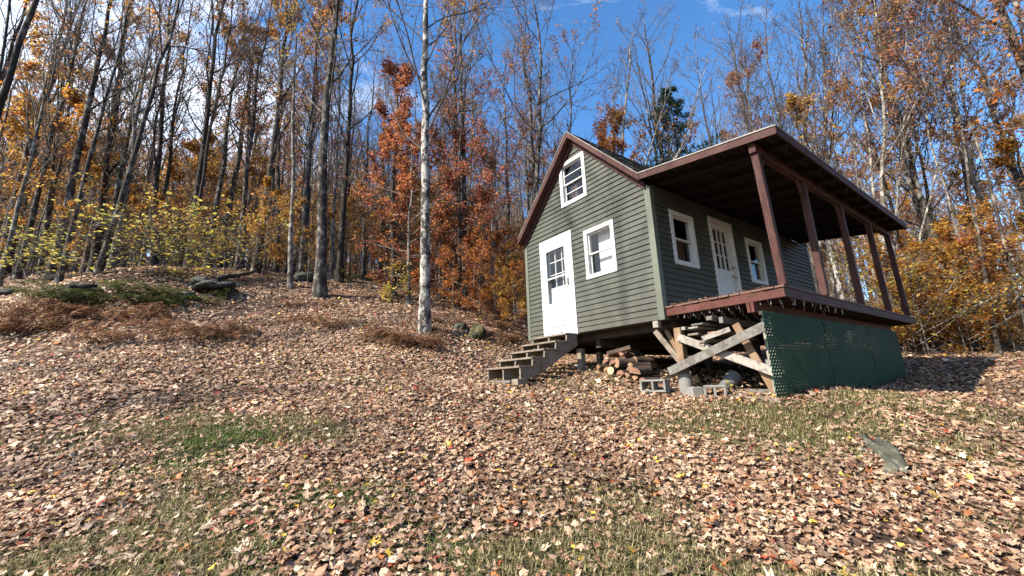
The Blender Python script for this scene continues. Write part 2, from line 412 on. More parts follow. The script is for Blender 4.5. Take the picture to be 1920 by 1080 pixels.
def sash_window(fr, mp, frame_mat, curtain=None, cols=0, rows=0, storm=False):
    s0, s1, z0, z1 = fr
    t = .085
    fm = MB()
    P = lambda a, b, c, d, e, f, mb: mb.add([mp(x, z, dd) for dd in (e, f) for x, z in ((a, c), (b, c), (b, d), (a, d))],
                                             [(0,1,2,3),(7,6,5,4),(0,4,5,1),(1,5,6,2),(2,6,7,3),(3,7,4,0)])
    P(s0, s0 + t, z0, z1, -.10, .034, fm); P(s1 - t, s1, z0, z1, -.10, .034, fm)
    P(s0 + t, s1 - t, z1 - t, z1, -.10, .032, fm); P(s0 + t, s1 - t, z0, z0 + t, -.10, .032, fm)
    f = fm.build('window', frame_mat, cabin, bevel=.004)
    zm = (z0 + z1) / 2
    a, b = s0 + t, s1 - t
    for (c, d, off) in ((zm - .015, z1 - t, -.012), (z0 + t, zm + .015, -.045)):
        sm = MB(); w = .026
        P(a, a + w, c, d, off - .025, off, sm); P(b - w, b, c, d, off - .025, off, sm)
        P(a + w, b - w, d - w, d, off - .026, off - .001, sm); P(a + w, b - w, c, c + w, off - .026, off - .001, sm)
        for k in range(1, rows):
            zz = c + (d - c) * k / rows; P(a + w, b - w, zz - .008, zz + .008, off - .02, off - .004, sm)
        sm.build('sash', M['white'], f)
        gm = MB(); gm.add([mp(x, z, off - .013) for x, z in ((a + w, c + w), (b - w, c + w), (b - w, d - w), (a + w, d - w))], [(0,1,2,3)])
        gm.build('pane', M['glass'], f)
    if curtain:
        for kind, c0, c1, e0, e1 in curtain:
            cm = MB(); n = 24; vs = []
            amp = .004 if kind == 'curtain' else .018
            for i in range(n + 1):
                s = a + (b - a) * (c0 + (c1 - c0) * i / n); dd = -.20 + amp * math.sin(i * 1.9)
                vs += [mp(s, z0 + (z1 - z0) * e0, dd), mp(s, z0 + (z1 - z0) * e1, dd), mp(s, z0 + (z1 - z0) * e1, dd - .006), mp(s, z0 + (z1 - z0) * e0, dd - .006)]
            fs = []
            for i in range(n):
                for j in range(4): fs.append((i*4+j, i*4+(j+1) % 4, (i+1)*4+(j+1) % 4, (i+1)*4+j))
            fs += [(0,1,2,3), (n*4+3, n*4+2, n*4+1, n*4)]
            cm.add(vs, fs).build('blind' if kind == 'curtain' else 'curtain', M[kind], f)
    return f
mF = lambda s, z, d: (s, -d, z)
mS = lambda s, z, d: (d, s, z)
f = sash_window(FR['low'], mF, M['white_worn'], [('curtain', .16, 1.02, .05, .96)]); f['label'] = 'lower gable window with a pale blind behind peeling white trim'
f = sash_window(FR['up'], mF, M['white'], [('drape', -.02, .42, .05, .5)], rows=2); f['label'] = 'attic window high in the gable with horizontal bars'
f = sash_window(SD['w1'], mS, M['white'], [('curtain', -.02, .62, .05, .96), ('drape', .66, 1.02, .05, .62)]); f['label'] = 'porch window nearest the gable, blind half drawn'
f = sash_window(SD['w2'], mS, M['white'], [('curtain', -.02, .5, .5, .96)]); f['label'] = 'porch window beyond the porch door'

def pbox(mb, mp, a, b, c, d, e, f):
    return mb.add([mp(x, z, dd) for dd in (e, f) for x, z in ((a, c), (b, c), (b, d), (a, d))],
                  [(0,1,2,3),(7,6,5,4),(0,4,5,1),(1,5,6,2),(2,6,7,3),(3,7,4,0)])
# storm door in the gable with the glazed inner door behind it
s0, s1, z0, z1 = FR['door']
fm = MB()
pbox(fm, mF, s0, s0 + .085, z0 - .02, z1, -.10, .036); pbox(fm, mF, s1 - .085, s1, z0 - .02, z1, -.10, .036); pbox(fm, mF, s0 + .085, s1 - .085, z1 - .085, z1, -.10, .034)
pbox(fm, mF, s0 + .085, s1 - .085, z0 - .02, z0 + .03, -.10, .04)
dfr = fm.build('door', M['white'], cabin, bevel=.004); dfr['label'] = 'white storm door in the gable wall, big glass over a plain lower panel'
a, b = s0 + .088, s1 - .088
sl = MB(); ga, gb, gc, gd = a + .115, b - .15, .70, 1.87
pbox(sl, mF, a, ga, .035, z1 - .09, -.005, .026); pbox(sl, mF, gb, b, .035, z1 - .09, -.005, .026)
pbox(sl, mF, ga, gb, gd, z1 - .09, -.005, .025); pbox(sl, mF, ga, gb, .20, gc, -.005, .025); pbox(sl, mF, ga, gb, .035, .185, -.005, .025)
pbox(sl, mF, ga, gb, 1.235, 1.265, -.003, .022)
pbox(sl, mF, ga - .02, ga, gc - .02, gd + .02, .026, .032); pbox(sl, mF, gb, gb + .02, gc - .02, gd + .02, .026, .032)
pbox(sl, mF, ga, gb, gd, gd + .02, .025, .032); pbox(sl, mF, ga, gb, gc - .02, gc, .025, .032)
sl.build('storm_panel', M['white'], dfr)
MB().add([mF(x_, z_, .007) for x_, z_ in ((ga, gc), (gb, gc), (gb, gd), (ga, gd))], [(0, 1, 2, 3)]).build('pane', M['glass'], dfr)
inn = MB()
la, lb, lc, ld = a + .085, b - .12, 1.06, 1.92
pbox(inn, mF, a, la, .03, z1 - .09, -.11, -.07); pbox(inn, mF, lb, b, .03, z1 - .09, -.11, -.07); pbox(inn, mF, la, lb, ld, z1 - .09, -.11, -.071); pbox(inn, mF, la, lb, .03, lc, -.11, -.071)
for k in (1, 2):
    x = la + (lb - la) * k / 3; pbox(inn, mF, x - .009, x + .009, lc, ld, -.105, -.069)
    z = lc + (ld - lc) * k / 3; pbox(inn, mF, la, lb, z - .009, z + .009, -.106, -.0695)
pbox(inn, mF, a + .16, b - .16, .86, .875, -.07, -.065); pbox(inn, mF, a + .16, b - .16, .55, .565, -.07, -.065)
inn.build('inner_door', M['white'], dfr)
hm = MB(); pbox(hm, mF, gb + .055, gb + .085, 1.0, 1.16, .026, .032); hm.tube([mF(gb + .07, 1.03, .03), mF(gb + .07, 1.05, .065), mF(gb + .07, 1.12, .068), mF(gb + .07, 1.14, .03)], .008, 8)
hm.build('handle', M['darkmetal'], dfr)
# porch door
s0, s1, z0, z1 = SD['door']; z0 = .198
fm = MB()
pbox(fm, mS, s0, s0 + .09, z0, z1, -.10, .036); pbox(fm, mS, s1 - .09, s1, z0, z1, -.10, .036); pbox(fm, mS, s0 + .09, s1 - .09, z1 - .09, z1, -.10, .034); pbox(fm, mS, s0 + .09, s1 - .09, z0, z0 + .03, -.10, .03)
dp = fm.build('door', M['white'], cabin, bevel=.004); dp['label'] = 'white porch door with nine small panes in its upper half'
a, b = s0 + .092, s1 - .095
la, lb, lc, ld = a + .10, b - .12, 1.12, 1.95
dm = MB()
pbox(dm, mS, a, la, z0 + .032, z1 - .095, -.06, -.02); pbox(dm, mS, lb, b, z0 + .032, z1 - .095, -.06, -.02); pbox(dm, mS, la, lb, ld, z1 - .095, -.06, -.021); pbox(dm, mS, la, lb, z0 + .032, lc, -.06, -.021)
for k in (1, 2):
    x = la + (lb - la) * k / 3; pbox(dm, mS, x - .011, x + .011, lc, ld, -.055, -.016)
    z = lc + (ld - lc) * k / 3; pbox(dm, mS, la, lb, z - .011, z + .011, -.056, -.017)
dm.build('door_leaf', M['white'], dp)
MB().add([mS(x_, z_, -.041) for x_, z_ in ((la, lc), (lb, lc), (lb, ld), (la, ld))], [(0, 1, 2, 3)]).build('pane', M['glass'], dp)
for zz, r in ((1.02, .03), (1.2, .024)):
    k = MB(); k.tube([mS(b - .055, zz, -.02), mS(b - .055, zz, .02), mS(b - .055, zz, .024), mS(b - .055, zz, .055), mS(b - .055, zz, .06)], [r * .9, r * .9, r * .45, r, r * .6], 12)
    k.build('door_knob' if r > .025 else 'deadbolt', M['metal'], dp, True)

# main roof: boards, shingles, rake trim
Y0, Y1 = -.2, L + .2
def slab(nm, mat, pts_top, th, y0, y1, parent=cabin, off=0.):
    poly = [(x, z + off) for x, z in pts_top] + [(x, z + off - th) for x, z in reversed(pts_top)]
    return MB().prism(poly, lambda a_, b_, d: (a_, d, b_), y0, y1).build(nm, mat, parent)
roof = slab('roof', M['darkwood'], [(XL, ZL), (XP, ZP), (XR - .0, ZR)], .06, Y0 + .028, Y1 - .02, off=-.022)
def shingles(p0, p1, y0, y1, parent, rows_h=.13):
    """lapped shingle courses with uneven butt lines running from eave p0 up to ridge p1"""
    mb = MB(); rnd = random.Random(3)
    ln = math.hypot(p1[0] - p0[0], p1[1] - p0[1]); n = int(ln / rows_h)
    nx_, nz_ = -(p1[1] - p0[1]) / ln, (p1[0] - p0[0]) / ln
    if nz_ < 0: nx_, nz_ = -nx_, -nz_
    for i in range(n):
        t0, t1 = i / n, min(1, (i + 1.15) / n)
        y = y0
        while y < y1 - .01:
            w = min(.24 + rnd.random() * .1, y1 - y); h = .010 + rnd.random() * .008
            q = []
            for t, hh in ((t0, h), (t1, .003)):
                bx, bz = p0[0] + (p1[0] - p0[0]) * t, p0[1] + (p1[1] - p0[1]) * t
                q.append((bx + nx_ * hh, bz + nz_ * hh)); q.append((bx - nx_ * .012, bz - nz_ * .012))
            (ax_, az_), (bx_, bz_), (cx_, cz_), (dx_, dz_) = q
            yy = y + w - .004
            mb.add([(ax_, y, az_), (ax_, yy, az_), (cx_, yy, cz_), (cx_, y, cz_), (bx_, y, bz_), (bx_, yy, bz_), (dx_, yy, dz_), (dx_, y, dz_)],
                   [(0,1,2,3),(4,5,1,0),(0,3,7,4),(1,5,6,2),(2,6,7,3)])
            y += w
    return mb.build('shingles', M['shingle'], parent)
shingles((XR, ZR - .004), (XP, ZP - .004), Y0, Y1, roof); shingles((XL, ZL - .004), (XP, ZP - .004), Y0, Y1, roof)
slab('drip_edge', M['drip'], [(XL, ZL), (XP, ZP), (XR, ZR)], .017, Y0 - .010, Y0 - .001, off=.0)
slab('rake_board', M['brownpaint'], [(XL, ZL), (XP, ZP), (XR, ZR)], .115, Y0, Y0 + .026, off=-.026)
slab('rake_board', M['brownpaint'], [(XL, ZL), (XP, ZP), (XR, ZR)], .115, Y1 - .018, Y1 + .008, off=-.026)
slab('soffit', M['brownpaint'], [(XL, ZL), (XP, ZP), (XR, ZR)], .02, Y0 + .03, -.052, off=-.125)
slab('frieze_board', M['brownpaint'], [(XL + .04, ZL + .04 * (ZP - ZL) / (XP - XL)), (XP, ZP), (XR - .0, ZR)], .145, -.05, -.026, off=-.125)
MB().box(XL - .02, XL + .005, Y0, Y1, ZL - .15, ZL - .005).build('eave_board', M['brownpaint'], cabin)

# porch roof
PE, PZ, PY1 = 2.04, 2.2251, 6.42
def pz(x): return ZR + (PZ - ZR) * (x - XR) / (PE - XR)
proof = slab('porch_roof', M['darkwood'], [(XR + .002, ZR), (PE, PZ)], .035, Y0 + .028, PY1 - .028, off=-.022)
shingles((PE, PZ - .004), (XR + .02, ZR - .004), Y0, PY1, proof)
slab('drip_edge', M['drip'], [(XR + .006, ZR), (PE + .012, PZ)], .017, Y0 - .010, Y0 - .001)
slab('rake_board', M['brownpaint'], [(XR + .01, ZR), (PE, PZ)], .10, Y0, Y0 + .026, off=-.026)
slab('rake_board', M['brownpaint'], [(XR + .03, ZR), (PE, PZ)], .10, PY1 - .026, PY1, off=-.026)
MB().box(PE, PE + .022, Y0, PY1, PZ - .125, PZ - .027).build('eave_board', M['brownpaint'], cabin)
MB().box(PE + .004, PE + .032, Y0 - .012, PY1 + .012, PZ - .026, PZ - .006).build('drip_edge', M['drip_dark'], cabin)
y = Y0 + .42
while y < PY1 - .1:
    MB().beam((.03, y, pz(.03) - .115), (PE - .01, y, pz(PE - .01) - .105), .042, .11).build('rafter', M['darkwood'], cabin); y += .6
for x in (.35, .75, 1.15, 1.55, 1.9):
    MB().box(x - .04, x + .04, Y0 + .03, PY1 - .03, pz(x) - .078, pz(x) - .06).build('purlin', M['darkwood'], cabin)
BX = 1.7226
MB().box(BX - .045, BX + .045, -.13, PY1 - .03, 2.015, 2.155).build('beam', M['brownpaint'], cabin, bevel=.005)
# porch deck
DZ, DXW, DY0, DY1 = .195, 1.7334, .028, 6.842
x = .028
while x < DXW - .02:
    w = min(.138, DXW + .012 - x)
    MB().box(x, x + w, DY0 - .02 + random.uniform(-.012, .012), DY1 + .02, DZ - .028, DZ + random.uniform(-.003, .003)).build('deck_board', M['deckboard'], cabin, bevel=.003)
    x += w + .008
MB().box(.03, DXW - .03, DY0, DY0 + .038, .040, DZ - .030).build('rim_joist', M['rim'], cabin, bevel=.004)
MB().box(DXW - .036, DXW, DY0 - .002, DY1, .040, DZ - .030).build('rim_joist', M['brownpaint'], cabin, bevel=.004)
MB().box(.03, DXW - .04, DY1 - .04, DY1 - .001, .040, DZ - .030).build('rim_joist', M['brownpaint'], cabin)
y = .45
while y < DY1 - .2:
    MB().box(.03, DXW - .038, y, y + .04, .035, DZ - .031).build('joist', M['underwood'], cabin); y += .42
MB().box(1.275, 1.315, -.03, DY1 - .3, -.105, .033).box(1.325, 1.365, -.03, DY1 - .3, -.105, .033).build('girder', M['rim'], cabin, bevel=.004)
# posts with knee braces
for i, (yb, yt) in enumerate(((.075, -.045), (1.5087, 1.5087), (3.1976, 3.19), (4.9008, 4.89), (6.33, 6.30))):
    po = MB().beam((BX, yb, DZ - .001), (BX, yt, 2.014), .092, .092, (0, 1, 0)).build('post', M['postpaint'], cabin, bevel=.006)
    for sg in (-1, 1):
        if (i == 0 and sg < 0) or (i == 4 and sg > 0): continue
        MB().beam((BX, yt + sg * .045, 1.74), (BX, yt + sg * .21, 2.014), .036, .036, (1, 0, 0)).build('knee_brace', M['brownpaint'], po)
# under-deck nails that came through
rnd = random.Random(8)
for r in range(4):
    for k in range(11):
        xx = .18 + k * .135 + (r % 2) * .065 + rnd.uniform(-.01, .01); yy = .08 + r * .18 + rnd.uniform(-.02, .02)
        if xx > DXW - .06: continue
        ln = rnd.uniform(.035, .06)
        MB().tube([(xx, yy, .034), (xx + rnd.uniform(-.004, .004), yy, .034 - ln)], .0045, 5).build('nail', M['nail'], cabin)
for k in range(7):
    yy = .35 + k * .30; ln = rnd.uniform(.05, .09)
    MB().tube([(DXW - .02, yy, .039), (DXW - .02, yy, .039 - ln)], .0045, 5).build('nail', M['nail'], cabin)

# skids, floor beams, posts, braces and footings under the cabin
def lz(x, y): p = house(x, y); return float(gz(p[0], p[1])) - AX[2]
for x in (-.14, -W * .5, -W + .25):
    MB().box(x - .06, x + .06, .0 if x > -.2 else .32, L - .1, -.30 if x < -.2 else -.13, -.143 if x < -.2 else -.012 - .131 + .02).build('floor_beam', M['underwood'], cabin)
MB().box(-.205, -.105, -.03, .06, -.12, -.012).build('beam_end', M['palewood'], cabin, bevel=.004)
def pier(x, y, ztop, r, base=None, mat='greywood'):
    zg = lz(x, y) - .1
    if base: MB().tube([(x, y, zg), (x, y, base)], [r * 1.0, r * .98], 20).build('footing', M['concrete'], cabin)
    MB().box(x - .06, x + .06, y - .06, y + .06, (base or zg), ztop).build('pier_post', M[mat], cabin, bevel=.005)
pier(.09, .22, -.145, .105, -.86, 'tanwood')
pier(-2.02, .12, -.30, .1, None, 'greywood')
pier(-.8, 2.6, -.30, .1, None, 'underwood'); pier(-2.9, 3.2, -.3, .1); pier(-.14, 3.3, -.13, .1, None, 'underwood'); pier(-.14, 6.5, -.13, .1, None, 'underwood'); pier(-2.9, 6.5, -.3, .1)
pier(-2.6, 1.3, -.3, .1)
pier(1.36, .32, -.163, .11, -.72, 'palewood'); pier(1.32, 3.2, -.106, .11, lz(1.32, 3.2) + .12, 'underwood'); pier(1.32, 5.9, -.106, .11, lz(1.32, 5.9) + .12)
MB().beam((-.30, .16, -.15), (.05, .20, -.66), .085, .04, (0, 1, 0)).build('brace', M['greywood'], cabin)
MB().beam((-.16, .26, -.15), (.07, .24, -.60), .07, .04, (0, 1, 0)).build('brace', M['tanwood'], cabin)
MB().beam((-.05, .035, -.825), (1.47, .035, -.285), .125, .038, (0, 1, 0)).build('brace', M['greywood_d'], cabin, bevel=.003)
MB().beam((.12, .13, -.30), (1.50, .13, -.925), .115, .038, (0, 1, 0)).build('brace', M['palewood'], cabin, bevel=.003)
MB().beam((.98, .22, -.20), (1.36, .24, -1.2), .10, .04, (0, 1, 0)).build('brace', M['tanwood'], cabin)
# lattice panels
def clip(poly, ax, val, keep_less):
    out = []
    for i in range(len(poly)):
        p, q = poly[i], poly[(i + 1) % len(poly)]
        ip = p[ax] <= val if keep_less else p[ax] >= val; iq = q[ax] <= val if keep_less else q[ax] >= val
        if ip: out.append(p)
        if ip != iq:
            t = (val - p[ax]) / (q[ax] - p[ax]); out.append((p[0] + (q[0] - p[0]) * t, p[1] + (q[1] - p[1]) * t))
    return out
def lattice(y0, y1, zt, zb0, zb1, tilt):
    mb = MB(); sp, w = .056, .030; hgt = zt - min(zb0, zb1)
    LX = 1.505
    def mp(a, z, d): return (LX + d + tilt * (zt - z), y0 + a, z)
    Wd = y1 - y0
    for sgn, d0 in ((1, 0.), (-1, .0065)):
        k = -hgt - .1
        while k < Wd + hgt + .1:
            zb = min(zb0, zb1)
            p0 = (k, zb) if sgn > 0 else (k, zb); h2 = hgt + .05
            poly = [(k - w * .707, zb), (k + w * .707, zb), (k + w * .707 + sgn * h2, zb + h2), (k - w * .707 + sgn * h2, zb + h2)]
            if sgn < 0: poly = [(k - w * .707 , zb), (k + w * .707, zb), (k + w * .707 - h2, zb + h2), (k - w * .707 - h2, zb + h2)]
            for ax, v, kl in ((0, 0., False), (0, Wd, True), (1, zt, True), (1, zb, False)):
                if poly: poly = clip(poly, ax, v, kl)
            if len(poly) >= 3: mb.prism(poly, mp, d0, d0 + .006)
            k += sp * 1.414
    o = mb.build('lattice_panel', M['lattice'], cabin)
    if y1 < 6:
        MB().box(LX - .016, LX - .004, y1 - .02, y1 + .06, zb1, zt).build('lattice_batten', M['underwood'], o)
    return o
lattice(-.18, 1.86, -.12, -1.19, -1.19, .0); lattice(1.90, 4.01, -.12, -1.18, -1.15, .0); lattice(4.05, 6.12, -.12, -1.15, -1.13, .0)
MB().box(1.44, 1.50, -.1, 6.1, -.16, -.115).build('girder', M['underwood'], cabin)

# ------------------------------------------------------------------ wooden steps
def hroot(name, x, y, z, label, cat, group=None, rz=0.):
    return empty(name, tuple(house(x, y, z)), label, cat, group, YR + rz)
st = hroot('wooden_steps', -2.42, -.1, 0, 'weathered wooden steps with five treads leading up to the storm door', 'steps')
sw = .515
def tread(y, z, nm='tread'): MB().box(-sw - .02, sw + .012, y - .17, y + .125, z - .034, z).build(nm, M['greywood'], st, bevel=.004)
treads = [(-.10 - .0, -.012), (-.385, -.165), (-.67, -.318), (-.955, -.471), (-1.24, -.624)]
for yy, zz in treads: tread(yy, zz)
for x in (-sw + .005, 0., sw - .005):
    poly = []
    for yy, zz in treads: poly += [(yy + .118, zz - .035), (yy - .145, zz - .035)]
    poly = poly + [(-1.385, -.86), (-1.22, -.86), (-.86, -.72), (.018, -.25)]
    MB().prism(poly, lambda a_, b_, d: (d, a_, b_), x - .019, x + .019).build('stringer', M['greywood'], st)
MB().box(sw - .16, sw + .03, -1.46, -1.24, -.95, -.845).build('foot_block', M['greywood'], st, bevel=.004)
MB().box(-sw - .25, sw - .2, -1.46, -1.28, -.91, -.862).build('foot_board', M['greywood_d'], st, bevel=.004)
MB().box(-sw + .06, -sw + .15, -.62, -.54, -.98, -.5).build('prop_post', M['greywood'], st, bevel=.004)

# ------------------------------------------------------------------ things lying under and beside the cabin
def on_house(x, y, dz=0.): return lz(x, y) + dz
rnd = random.Random(21)
def split_log(x, y, z, rad, ln, yaw, roll, kind, label, tilt=0., face='logwood', group='firewood logs stacked under the cabin'):
    """a split or round log lying along its local x axis; thing > bark, cut faces"""
    r = hroot('firewood_log', x, y, z, label, 'firewood', group, yaw)
    r.rotation_euler = (roll, tilt, YR + yaw)
    if kind == 'round': prof = [(rad * math.cos(t) * (1 + .05 * math.sin(3 * t)), rad * math.sin(t)) for t in [2 * PI * i / 16 for i in range(16)]]
    elif kind == 'half': prof = [(rad * math.cos(t), rad * math.sin(t) - rad * .35) for t in [PI * i / 10 for i in range(11)]]
    else: prof = [(rad * 1.1 * math.cos(t) - .0, rad * 1.1 * math.sin(t) - rad * .4) for t in [PI * .22 + PI * .56 * i / 7 for i in range(8)]] + [(rnd.uniform(-.01, .01), -rad * .55)]
    n = len(prof); k = 6; vs = []
    for i in range(k + 1):
        x_ = -ln / 2 + ln * i / k; wv = 1 + rnd.uniform(-.04, .04)
        vs += [(x_ + (rnd.uniform(-.006, .006) if i in (0, k) else 0), p * wv, q * wv) for p, q in prof]
    bk, fc = [], []
    for i in range(k):
        for j in range(n):
            f = (i*n+j, (i+1)*n+j, (i+1)*n+(j+1) % n, i*n+(j+1) % n)
            isbark = kind == 'round' or (kind == 'half' and j < n - 1) or (kind == 'wedge' and j < 7)
            (bk if isbark else fc).append(f)
    MB().add(vs, bk).build('bark', M['logbark'], r, True)
    ends = [tuple(range(n - 1, -1, -1)), tuple(k * n + j for j in range(n))]
    MB().add(vs, fc + ends).build('cut_face', M[face], r)
    return r
dark = 'split log with brown bark lying in the firewood pile under the cabin front'
rows = [(-1.50,.26,.07,'wedge'),(-1.30,.18,.065,'half'),(-1.13,.10,.07,'round'),(-.96,.14,.075,'half'),(-.78,.10,.07,'wedge'),(-.60,.06,.07,'wedge'),(-.46,.08,.06,'half')]
for x, y, r, k in rows:
    if x == -1.13: split_log(x, y, on_house(x, y, .09), r, .42, PI / 2 + .12, 0, 'round', 'round log with a pale yellow cut end in the firewood pile', face='logpale')
    else: split_log(x, y, on_house(x, y, .07), r, .42, PI / 2 + rnd.uniform(-.25, .25), rnd.uniform(-.5, .5), k, dark, face=rnd.choice(['logwood', 'logwood_red']))
for x, y, dz, r, k in [(-1.38,.22,.19,.065,'half'),(-1.20,.2,.20,.07,'half'),(-1.0,.22,.22,.085,'round'),(-.66,.12,.20,.085,'half'),(-1.28,.27,.30,.06,'wedge'),(-1.06,.32,.33,.065,'wedge'),(-.9,.55,.22,.08,'round'),(-.78,.3,.2,.075,'half'),(-1.2,.6,.3,.085,'round'),(-.9,.7,.1,.08,'wedge'),(-1.35,.7,.1,.08,'round')]:
    split_log(x, y, on_house(x, y, dz), r, .42, PI / 2 + rnd.uniform(-.3, .3), rnd.uniform(-.6, .6), k, dark, face=rnd.choice(['logwood', 'logwood_red']))
split_log(-1.10, .16, on_house(-1.1, .16, .42), .075, .42, PI / 2 - .9, .5, 'wedge', 'split log lying crosswise on top of the firewood pile, orange face up', -.22)
split_log(-.60, .02, on_house(-.6, .02, .19), .095, .40, PI / 2 + .3, .2, 'half', 'thick half round log topmost at the right of the firewood pile', face='logwood_red')

def block(x, y, dz, yaw, lx_, ly_, lz_, label, holes=True, roll=0.):
    r = hroot('concrete_block', x, y, on_house(x, y, dz), label, 'concrete block', None, yaw); r.rotation_euler = (roll, 0, YR + yaw)
    mb = MB(); t = .032
    if holes:
        mb.box(-lx_/2, lx_/2, -ly_/2, -ly_/2 + t, 0, lz_); mb.box(-lx_/2, lx_/2, ly_/2 - t, ly_/2, 0, lz_)
        for x0 in (-lx_/2, -t/2, lx_/2 - t): mb.box(x0, x0 + t, -ly_/2 + t, ly_/2 - t, 0.002, lz_ - .002)
    else: mb.box(-lx_/2, lx_/2, -ly_/2, ly_/2, 0, lz_)
    mb.build('block_body', M['concrete'], r, bevel=.006)
    return r
b_ = block(-.15, -.16, .095, .25, .40, .19, .19, 'grey hollow concrete block lying on its side beside the firewood pile, its two holes showing'); b_.rotation_euler = (PI / 2, 0, YR + .2)
block(.36, -.10, -.03, -.5, .36, .16, .16, 'pale solid concrete block half sunk in leaves below the cross brace', False)
b_ = block(.66, .0, .06, .4, .28, .19, .17, 'small hollow concrete block at the right of the pale solid block'); b_.rotation_euler = (PI / 2, 0, YR + .5)
block(-2.25, .30, -.02, .2, .22, .14, .12, 'small white stone block on the ground behind the wooden steps', False)
# grey bucket lying against the block
bk = hroot('bucket', .62, .5, on_house(.62, .5, .09), 'grey plastic bucket tipped over in the dark under the deck', 'bucket'); bk.rotation_euler = (-.9, .4, YR)
MB().tube([(0, 0, -.14), (0, 0, .14), (0, 0, .15)], [.085, .11, .116], 20, False).tube([(0, 0, -.141), (0, 0, -.135)], [.084, .084], 20).build('bucket_body', M['bucket'], bk, True)
MB().tube([(.112 * math.cos(t), .02, .12 + .112 * math.sin(t)) for t in [PI * i / 10 for i in range(11)]], .004, 6).build('handle', M['metal'], bk)
# scrap boards resting on the cross brace
sb = [((.20,.16,-.17),(.30,1.3,-.20),.07,.05,'palewood','white board end at the left of the upper scrap lumber layer'),
      ((.40,.10,-.185),(.52,1.3,-.22),.16,.028,'palewood','wide pale board in the middle of the upper scrap lumber layer'),
      ((.48,.08,-.145),(.62,1.3,-.19),.20,.026,'greywood_d','wide grey board lying over the wide pale board of the scrap pile'),
      ((.70,.04,-.085),(.85,1.3,-.16),.10,.06,'greywood_d','grey channelled timber topmost on the scrap lumber pile'),
      ((.84,.10,-.13),(.98,1.3,-.2),.06,.09,'greywood_d','upright grey timber at the right of the scrap lumber pile'),
      ((.12,.20,-.34),(.55,.10,-.445),.03,.06,'palewood','pale lath sloping along the front of the scrap lumber pile'),
      ((.22,.26,-.37),(.40,1.3,-.38),.14,.04,'greywood_d','lowest grey plank at the left of the scrap lumber pile'),
      ((.56,.06,-.41),(.70,1.3,-.36),.16,.04,'greywood','brown plank resting low on the cross brace'),
      ((.58,.0,-.38),(.92,.16,-.27),.05,.07,'palewood','short pale stick wedged above the cross brace'),
      ((.66,.12,-.30),(.76,1.2,-.3),.12,.05,'tanwood','tan plank in the shaded middle of the scrap lumber pile'),
      ((.36,.14,-.28),(.44,1.3,-.3),.18,.03,'greywood','brown board between the two layers of scrap lumber')]
for p, q, w, h, mt, lab in sb:
    mid = (np.array(p) + np.array(q)) / 2
    r = hroot('scrap_board', *mid, lab, 'scrap lumber', 'scrap lumber piled on the cross brace')
    MB().beam(np.array(p) - mid, np.array(q) - mid, w, h).build('board', M[mt], r, bevel=.003)
for x0, y0, x1, y1, mt, lab in [(.95,-.05,1.5,-.02,'greywood','weathered plank half buried in leaves beside the leaning brace'),(.7,.25,1.3,.5,'greywood_d','grey stick lying in the shade under the deck')]:
    mx_, my_ = (x0 + x1) / 2, (y0 + y1) / 2
    r = hroot('ground_plank', mx_, my_, on_house(mx_, my_, .02), lab, 'plank')
    MB().beam((x0 - mx_, y0 - my_, lz(x0, y0) - lz(mx_, my_)), (x1 - mx_, y1 - my_, lz(x1, y1) - lz(mx_, my_)), .10, .05).build('board', M[mt], r, bevel=.004)

# ------------------------------------------------------------------ rocks and fallen wood
def hit(px, py, y0=2., y1=70.):
    d = ray(px, py); Y = np.arange(y0, y1, .05)
    P = CAM + d * Y[:, None]; g_ = gz(P[:, 0], P[:, 1]); k = np.argmax(P[:, 2] < g_)
    if P[k, 2] >= g_[k]: k = len(Y) - 1
    return P[k, 0], P[k, 1], g_[k]
def lump(name, loc, rad, mat, label, cat, seed, rot=(0, 0, 0), rough=.25):
    bm_ = MB(); rs = np.random.RandomState(seed); ks = [(rs.uniform(-1, 1, 3) * f, rs.uniform(0, 6.3), a) for f, a in [(2, .35)] * 4 + [(5, .25)] * 5 + [(11, .16)] * 6 + [(19, .10)] * 6]
    nu, nv = 36, 22; vs = []
    for j in range(nv + 1):
        th = PI * j / nv
        for i in range(nu):
            ph = 2 * PI * i / nu; n = np.array([math.sin(th) * math.cos(ph), math.sin(th) * math.sin(ph), math.cos(th)])
            k = 1 + rough * sum(a * math.sin(n @ q + p) for q, p, a in ks)
            vs.append(n * k * np.array(rad))
    fs = [(j*nu+i, (j+1)*nu+i, (j+1)*nu+(i+1) % nu, j*nu+(i+1) % nu) for j in range(nv) for i in range(nu)]
    o = bm_.add(vs, fs).build(name, M[mat], None, True)
    o.location = loc; o.rotation_euler = rot
    return tag(o, label, cat)
pa, pb = np.array(hit(1618, 818)), np.array(hit(1686, 900)); x, y, z = (pa + pb) / 2; lump('boulder', (x, y, z - .03), (np.linalg.norm(pb - pa) * .56, .115, .09), 'rock', 'long grey lichened rock breaking through the leaves right of the grassy mound', 'rock', 3, (0, -math.atan2(pb[2] - pa[2], math.hypot(pb[0] - pa[0], pb[1] - pa[1])), math.atan2(pb[1] - pa[1], pb[0] - pa[0])), .42)
x, y, z = hit(893, 634); lump('mossy_stone', (x, y, z + .06), (.21, .19, .19), 'moss', 'round mossy stone on the leaf covered bank right of the birch', 'stone', 4, rough=.4)
x, y, z = hit(862, 618); lump('dark_stone', (x, y, z + .05), (.22, .2, .18), 'rockdark', 'small dark stone just left of the round mossy stone', 'stone', 5)
x, y, z = hit(385, 545); lump('dark_boulder', (x, y, z + .12), (.66, .4, .22), 'rockdark', 'flat dark boulder with a shaded underside at the wood edge, right of the ferns', 'boulder', 6, (0, .08, .1), .5)
x, y, z = hit(350, 558); lump('pale_stone', (x, y, z + .06), (.32, .25, .12), 'rock', 'pale flat stone in front of the flat dark boulder', 'stone', 7)
